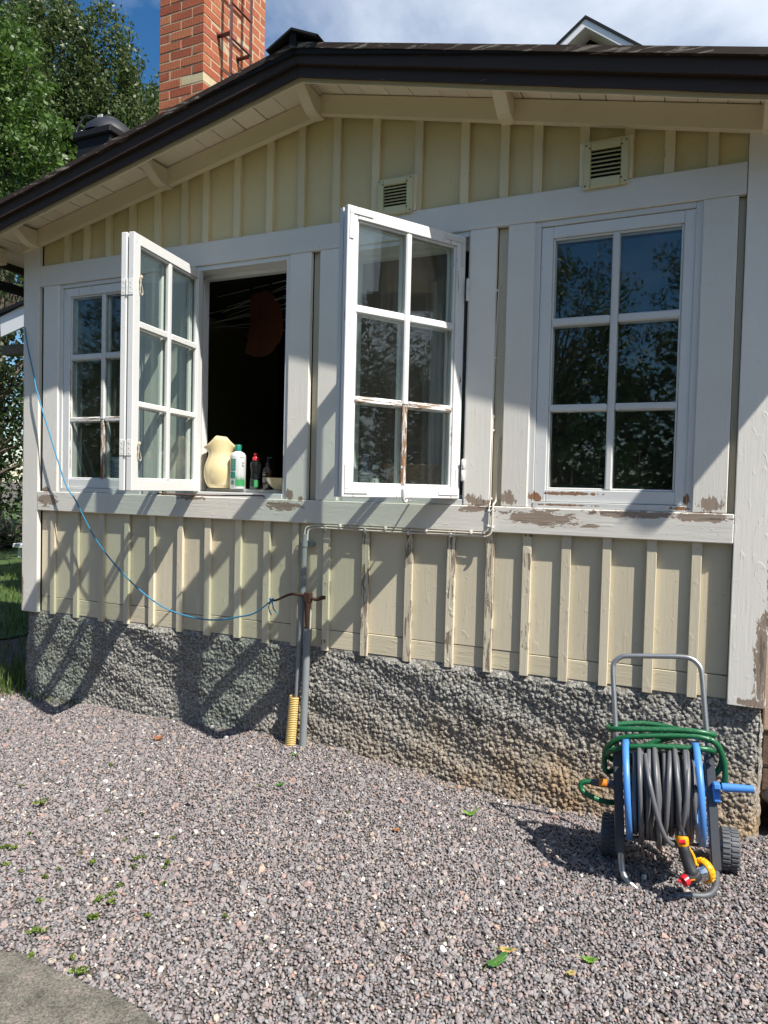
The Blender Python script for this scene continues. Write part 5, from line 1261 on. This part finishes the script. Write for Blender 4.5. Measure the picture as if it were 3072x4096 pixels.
q = MB(); q.tube([cl(-.226, .357), cl(-.200, .357)], .015, 16); q.tube([cl(-.290, .357), cl(-.2585, .357)], [.013, .016], 16, res=1); q.build('connector_end', M_dpl, ghs)
# spray nozzle
nz = thing('spray_nozzle', 'black and yellow spray gun with red knob hanging from the grey hose onto the gravel', 'spray nozzle', tuple(cl(.06, .1, .12)))
nb = Vector(nz.location)
def npart(q, name, mt): o = q.build(name, mt, nz); o.matrix_parent_inverse = Matrix.Translation(-nb); return o
W_ = .12
def P(u, v, w=0): return cb(u, v, W_+w)
q = MB(); q.tube([P(.054, .245), P(.0535, .238), P(.053, .222), P(.053, .214)], [.014, .0195, .0195, .016], 14)
for k in range(9):
    a = 2*PI*k/9; c = P(.0535, .230)+EX*math.cos(a)*.019+EN*math.sin(a)*.019; q.tube([c-EV*.009, c+EV*.009], .004, 5)
npart(q, 'collar', M_dpl)
q = MB(); q.tube([P(.053, .216), P(.053, .209), P(.055, .186), P(.056, .180)], [.0215, .0235, .0215, .018], 20); npart(q, 'quick_coupling', M_amber)
q = MB(); k0 = P(.053, .198, .0195); q.tube([k0-EX*.012-EV*.002, k0+EX*.010+EV*.001], .0085, 12); npart(q, 'release_button', M_red)
q = MB(); q.tube([P(.056, .184), P(.058, .168), P(.063, .142), P(.071, .116), P(.079, .095), P(.083, .084)], [.017, .0205, .0195, .021, .024, .021], 18, res=4)
q.tube([P(.052, .070, .006), P(.066, .074, .004), P(.084, .082, -.002), P(.100, .090, -.012)], [.018, .0215, .024, .020], 18, res=3); npart(q, 'grip', plain('black_rubber', (.03, .032, .035), .5, 0, .4))
q = MB(); q.tube([P(.074, .176, -.012), P(.088, .150, -.020), P(.096, .120, -.020), P(.097, .100, -.018)], [.005, .006, .006, .005], 8, res=4); npart(q, 'trigger', M_amber)
q = MB(); q.tube([P(.096, .089, -.010), P(.104, .092, -.017), P(.117, .097, -.028)], [.023, .028, .033], 24); npart(q, 'nozzle_neck', plain('chrome', (.75, .76, .78), .08, 1))
q = MB(); h0, h1 = P(.114, .096, -.026), P(.134, .104, -.044); ax = (h1-h0).normalized()
q.tube([h0, h0+ax*.004, h1-ax*.004, h1], [.037, .0425, .0415, .035], 28)
for k in range(18):
    a = 2*PI*k/18; b1 = ax.orthogonal().normalized(); b2_ = ax.cross(b1); c = h0.lerp(h1, .5)+(b1*math.cos(a)+b2_*math.sin(a))*.042; q.tube([c-ax*.008, c+ax*.008], .0026, 5)
npart(q, 'spray_head', M_amber)
q = MB(); q.tube([P(.060, .072, .010), P(.047, .064, .020)], [.020, .019], 20); k0 = P(.0455, .0635, .0215); q.tube([k0-EX*.016+EV*.003, k0+EX*.012-EV*.004], .0055, 8); npart(q, 'knob', M_red)
q = MB(); c = P(.080, .074, .022); q.tube([c-EX*.008-EV*.002, c+EX*.008+EV*.002], .0038, 6); npart(q, 'badge', M_orange)

# ------------------------------------------------------------------ things right of the corner
st = thing('brick_steps', 'brown brick side wall with pink plaster cap right of the plinth', 'steps', (.6, .3, 0))
M_plaster = plain('pink_plaster', (.52, .38, .28), .9, bs=1, bscale=150, var=.15); M_dbrick = plain('brown_rough_brick', (.16, .10, .075), .9, bs=1.5, bscale=120, var=.5)
RR = lambda x, y, Y: at(2250+x/2.011, 2550+y/2.011, Y)
BY = .28
zt, z1_, z2_, z3_ = RR(1600, 580, BY).z, RR(1600, 745, BY).z, RR(1600, 1030, BY).z, RR(1600, 1245, BY).z
q = MB(); q.box(.285, 1.1, BY-.01, BY+.9, z1_+.004, zt+.3, c=.006); part(q, 'plaster_cap', M_plaster, st)
zz = z1_
for i, (za, zb) in enumerate(((z2_+.004, z1_-.004), (z3_+.01, z2_-.006), (z3_-.13, z3_+.0), (-.05, z3_-.14))):
    xx = .285
    while xx < 1.0:
        ln = .24 if (i % 2 == 0 or xx > .3) else .14
        q = MB(); q.box(xx, xx+ln-.01, BY, BY+.3, za, zb, c=.008, jit=.003); part(q, 'brick', M_dbrick, st); xx += ln
q = MB(); q.box(.283, 1.05, BY+.012, BY+.5, -.05, z1_); part(q, 'mortar_bed', M_mortar, st)
bk2 = RR(1600, 1260, .16)
pk = thing('bucket', 'black plastic bucket at the right edge beside the plinth', 'bucket', (.42, .16, gp(.4, .0)))
q = MB(); hz = bk2.z-gp(.4, 0); q.lathe([(0, .004), (.095, .004), (.10, 0), (.128, hz-.012), (.135, hz-.012), (.135, hz), (.124, hz), (.095, .012), (0, .012)], 32); q.build('bucket_body', plain('black_plastic', (.012, .012, .013), .4), pk)

# ------------------------------------------------------------------ slab, leaves, weeds
def slab_mat():
    m, t, p, o = mat('mossy_stone_slab'); P = worldpos(t)
    a = noise_tex(t, P, 8, 6, .65); b = noise_tex(t, P, 160, 4, .7); c = ramp(t, a, [(.3, (.085, .080, .062)), (.5, (.16, .148, .122)), (.62, (.22, .19, .16)), (.8, (.30, .24, .20))])
    sp = ramp(t, b, [(.35, (.35, .35, .35)), (.55, (1, 1, 1)), (.75, (1.7, 1.65, 1.55))]); c = mix(t, 1.0, c, sp, 'MULTIPLY')
    t.links.new(c, p.inputs['Base Color']); p.inputs['Roughness'].default_value = .9; bump(t, b, .8, .004, p); return m
sb = [(x, y) for x, y in SLAB]; vs = []; ring = []
r_ = random.Random(4)
dense = []
for i in range(len(sb)):
    a, b = Vector(sb[i]), Vector(sb[(i+1) % len(sb)]); k = max(1, int((b-a).length/.03))
    for j in range(k): p = a.lerp(b, j/k); dense.append((p.x+r_.uniform(-.005, .005), p.y+r_.uniform(-.006, .006)))
c_in = [(Vector(p)-(Vector(p)-Vector((-2.3, -2.5))).normalized()*.012) for p in dense]; n = len(dense)
vs = [(p[0], p[1], -.03) for p in dense]+[(p[0], p[1], .008) for p in dense]+[(p.x, p.y, .015) for p in c_in]
fs = [(i, (i+1) % n, (i+1) % n+n, i+n) for i in range(n)][::1]+[(i+n, (i+1) % n+n, (i+1) % n+2*n, i+2*n) for i in range(n)]+[tuple(range(2*n, 3*n))]
q = MB(); q.add(vs, fs); o = q.build('stone_slab', slab_mat()); bm = bmesh.new(); bm.from_mesh(o.data); bmesh.ops.recalc_face_normals(bm, faces=bm.faces); bm.to_mesh(o.data); bm.free()
tag(o, 'weathered mossy stone slab at the bottom left corner of the gravel', 'slab')

M_lf = {'green': plain('fallen_green_leaf', (.045, .13, .025), .45, var=.25, bscale=60), 'bright': plain('fallen_bright_leaf', (.12, .24, .03), .45, var=.25, bscale=60), 'brown': plain('fallen_brown_leaf', (.30, .10, .04), .6, var=.3, bscale=60), 'tan': plain('dry_tan_leaf', (.42, .28, .10), .6, var=.3, bscale=60)}
def fallen(px, py, kind, size, label, rot=0, lobes=5, curl=.3, asp=.75, maple=True):
    g_ = gr(px, py, .02); z0 = gp(g_.x, g_.y)+.014; rt = thing('fallen_leaf', label, 'leaf', (g_.x, g_.y, z0), 'leaves fallen on the gravel'); rt.rotation_euler = (.12, -.08, rot)
    n = 40; vs = [(0, 0, 0)]
    for k in range(n):
        a = 2*PI*k/n; r = size*(.62+.38*abs(math.cos(lobes*a/2))**.6) if maple else size*(.75+.25*math.cos(2*a))*(1+.04*(k % 2))
        x, y = r*math.cos(a), r*math.sin(a)*asp; vs.append((x, y, curl*(x*x+.4*y*y)/size+.002*math.sin(k*2.3)))
    fs = [(0, 1+k, 1+(k+1) % n) for k in range(n)]; q = MB(); q.add(vs, fs, True); q.add([(x, y, z-.0008) for x, y, z in vs], [f[::-1] for f in fs], True); q.build('blade', M_lf[kind], rt)
    q = MB(); q.tube([(-size*.6, 0, .002), (-size*1.0, .004, .003), (-size*1.5, -.004, .004)], .0012, 5); 
    for k in (-.6, 0, .6): q.tube([(-size*.5, 0, .002), (size*.6*math.cos(k), size*.6*math.sin(k)*asp, curl*size*.4+.002)], .0007, 4)
    q.build('stalk', M_lf['bright' if kind != 'brown' else 'tan'], rt)
fallen(636, 2966, 'brown', .030, 'curled rust brown leaf on the far left gravel', .6, curl=.9)
fallen(1119, 3152, 'green', .022, 'small dark green leaf lying below the yellow pipe', .9, maple=False)
fallen(1882, 3238, 'bright', .040, 'bright green lobed leaf near the plinth', .5, 4, curl=.7, asp=.35)
fallen(1988, 3842, 'green', .042, 'large dark green oval leaf in the right foreground', 1.05, maple=False, asp=.62)
fallen(2030, 3796, 'tan', .030, 'dry yellow leaf fragment above the large green leaf', .2, 3, asp=.4)
fallen(2360, 3832, 'bright', .026, 'pale green torn leaf in the foreground right of the dark one', .1, 4, asp=.5)
fallen(1588, 3310, 'brown', .016, 'tiny brown leaf in the middle of the gravel', .4)
fallen(2285, 3885, 'tan', .014, 'small dry yellow leaf near the bottom right', .8)
fallen(1180, 3046, 'bright', .018, 'small mottled leaf just below the pipes', .2, asp=.4)

M_weed = leaf_material('weed_leaf', (.08, .14, .02), (.13, .20, .03), (.22, .28, .05))
wl_ = [(30, 2930, .8), (160, 3235, 1.7), (445, 3073, .8), (425, 3255, .6), (365, 3455, .9), (180, 3515, .9), (238, 3480, .7), (85, 3490, .7), (22, 3462, .8), (545, 3440, .8), (568, 3432, .7), (540, 3465, .7), (675, 3448, .7), (660, 3470, .6), (460, 3575, .6), (480, 3545, .7), (440, 3585, .8), (400, 3598, .8), (385, 3605, .7), (445, 3612, .9), (372, 3682, 1.1), (130, 3735, 1.0), (170, 3730, .9), (120, 3828, .8), (283, 3838, .8), (310, 3905, 1.4), (335, 3895, 1.0), (20, 3395, 1.0), (50, 3400, .9), (900, 3665, .8), (655, 3535, .7), (590, 3660, .8), (160, 3605, .8), (630, 3350, .6), (690, 3355, .6), (575, 3262, .5), (880, 3240, .5), (1395, 3255, .5), (1040, 3160, .6), (85, 3150, .6), (120, 3345, .6), (495, 3368, .6), (322, 3415, .5)]
desc = ['tiny', 'small', 'sprawling', 'bright', 'pale']
protos = []
def weed_label(px, py, s_):
    size = 'largest' if s_ > 1.3 else 'leafy' if s_ > .95 else 'small' if s_ > .65 else 'tiny'
    where = ('beside the stone slab' if py > 3800 else 'at the left edge of the gravel' if px < 100 else 'out in the right half of the gravel' if px > 850 else 'far back on the gravel at the left' if py < 3300 else 'in the left foreground' if px < 400 else 'in the scattered patch left of the middle')
    return '%s green weed sprouting %s' % (size, where)
for k in range(4):
    r = np.random.default_rng(100+k); cs = [(r.uniform(-.018, .018), r.uniform(-.014, .014), r.uniform(.010, .022)) for _ in range(7)]
    v, f = foliage(cs, 6, .014, (.008, .008, .004), up=0, seed=k, aspect=.75); me = bpy.data.meshes.new('weed'); me.from_pydata(v.tolist(), [], f.tolist()); me.materials.append(M_weed); protos.append(me)
from collections import defaultdict
wgrp = defaultdict(list)
for px, py, sc_ in wl_: wgrp[weed_label(px, py, sc_)].append((px, py))
ORD = ['leftmost', 'second from the left', 'third from the left', 'fourth from the left', 'fifth from the left', 'sixth from the left', 'seventh from the left', 'eighth from the left', 'ninth from the left', 'rightmost']
def weed_name(px, py, s_):
    b = weed_label(px, py, s_); g = sorted(wgrp[b])
    if len(g) == 1: return b
    k = g.index((px, py)); o_ = 'rightmost' if k == len(g)-1 else ORD[k]
    return (b.replace(' weed sprouting', ' weed')+', '+o_)
for k, (px, py, sc_) in enumerate(wl_):
    g_ = gr(px, py, .01); o = bpy.data.objects.new('weed', protos[k % 4]); COL.objects.link(o); o.location = (g_.x, g_.y, gp(g_.x, g_.y)+.004); o.scale = (sc_*.82,)*3; o.rotation_euler = (0, 0, k*1.3)
    tag(o, weed_name(px, py, sc_), 'weed', 'weeds in the gravel')
# dry straw and needles along the foot of the plinth
r_s = random.Random(9); q = MB()
for k in range(420):
    x = r_s.uniform(-4.2, .2); y = -abs(r_s.gauss(0, .05))+.0; z = gp(x, y)+.012; L_ = r_s.uniform(.012, .05); a = r_s.uniform(0, PI); dx, dy = math.cos(a)*L_/2, math.sin(a)*L_/2*.5; w2 = .0011
    q.add([(x-dx, y-dy-w2, z), (x-dx, y-dy+w2, z), (x+dx, y+dy+w2, z+.003), (x+dx, y+dy-w2, z+.003)], [(0, 3, 2, 1)])
tag(q.build('straw_litter', plain('dry_straw', (.36, .25, .14), .8, var=.4, bscale=30)), 'dry straw and brown litter along the foot of the plinth', 'litter', kind='stuff')
# twigs
M_twig = plain('twig', (.26, .18, .10), .8, var=.3, bscale=60)
for k, (px, py, L_, an) in enumerate(((1150, 3305, .05, -.5), (60, 3105, .06, .1), (900, 2955, .07, .35), (960, 2942, .06, .2), (1650, 3605, .03, 1.0), (2500, 3560, .05, .3), (470, 3500, .05, -.6), (2440, 3160, .05, .1), (1480, 3220, .06, .4), (980, 3150, .05, .3), (2185, 3790, .05, -.7), (1020, 3680, .05, -.15))):
    g_ = gr(px, py, .01); o_z = gp(g_.x, g_.y)+.014; q = MB(); dx, dy = math.cos(an)*L_/2, math.sin(an)*L_/2
    q.tube([(-dx, -dy, 0), (0, .003, .003), (dx, dy, .001)], [.0012, .0016, .0008], 5, res=3); o = q.build('twig', M_twig); o.location = (g_.x, g_.y, o_z); tag(o, 'short dry twig lying on the gravel '+('below the pipes', 'at the far left edge', 'left of the pipes', 'just left of the pipes', 'in the middle foreground', 'left of the trolley foot', 'among the weeds', 'beside the trolley wheel', 'right of the middle', 'in front of the plinth by the pipes', 'in the right foreground', 'near the stone slab')[k], 'twig', 'twigs on the gravel')
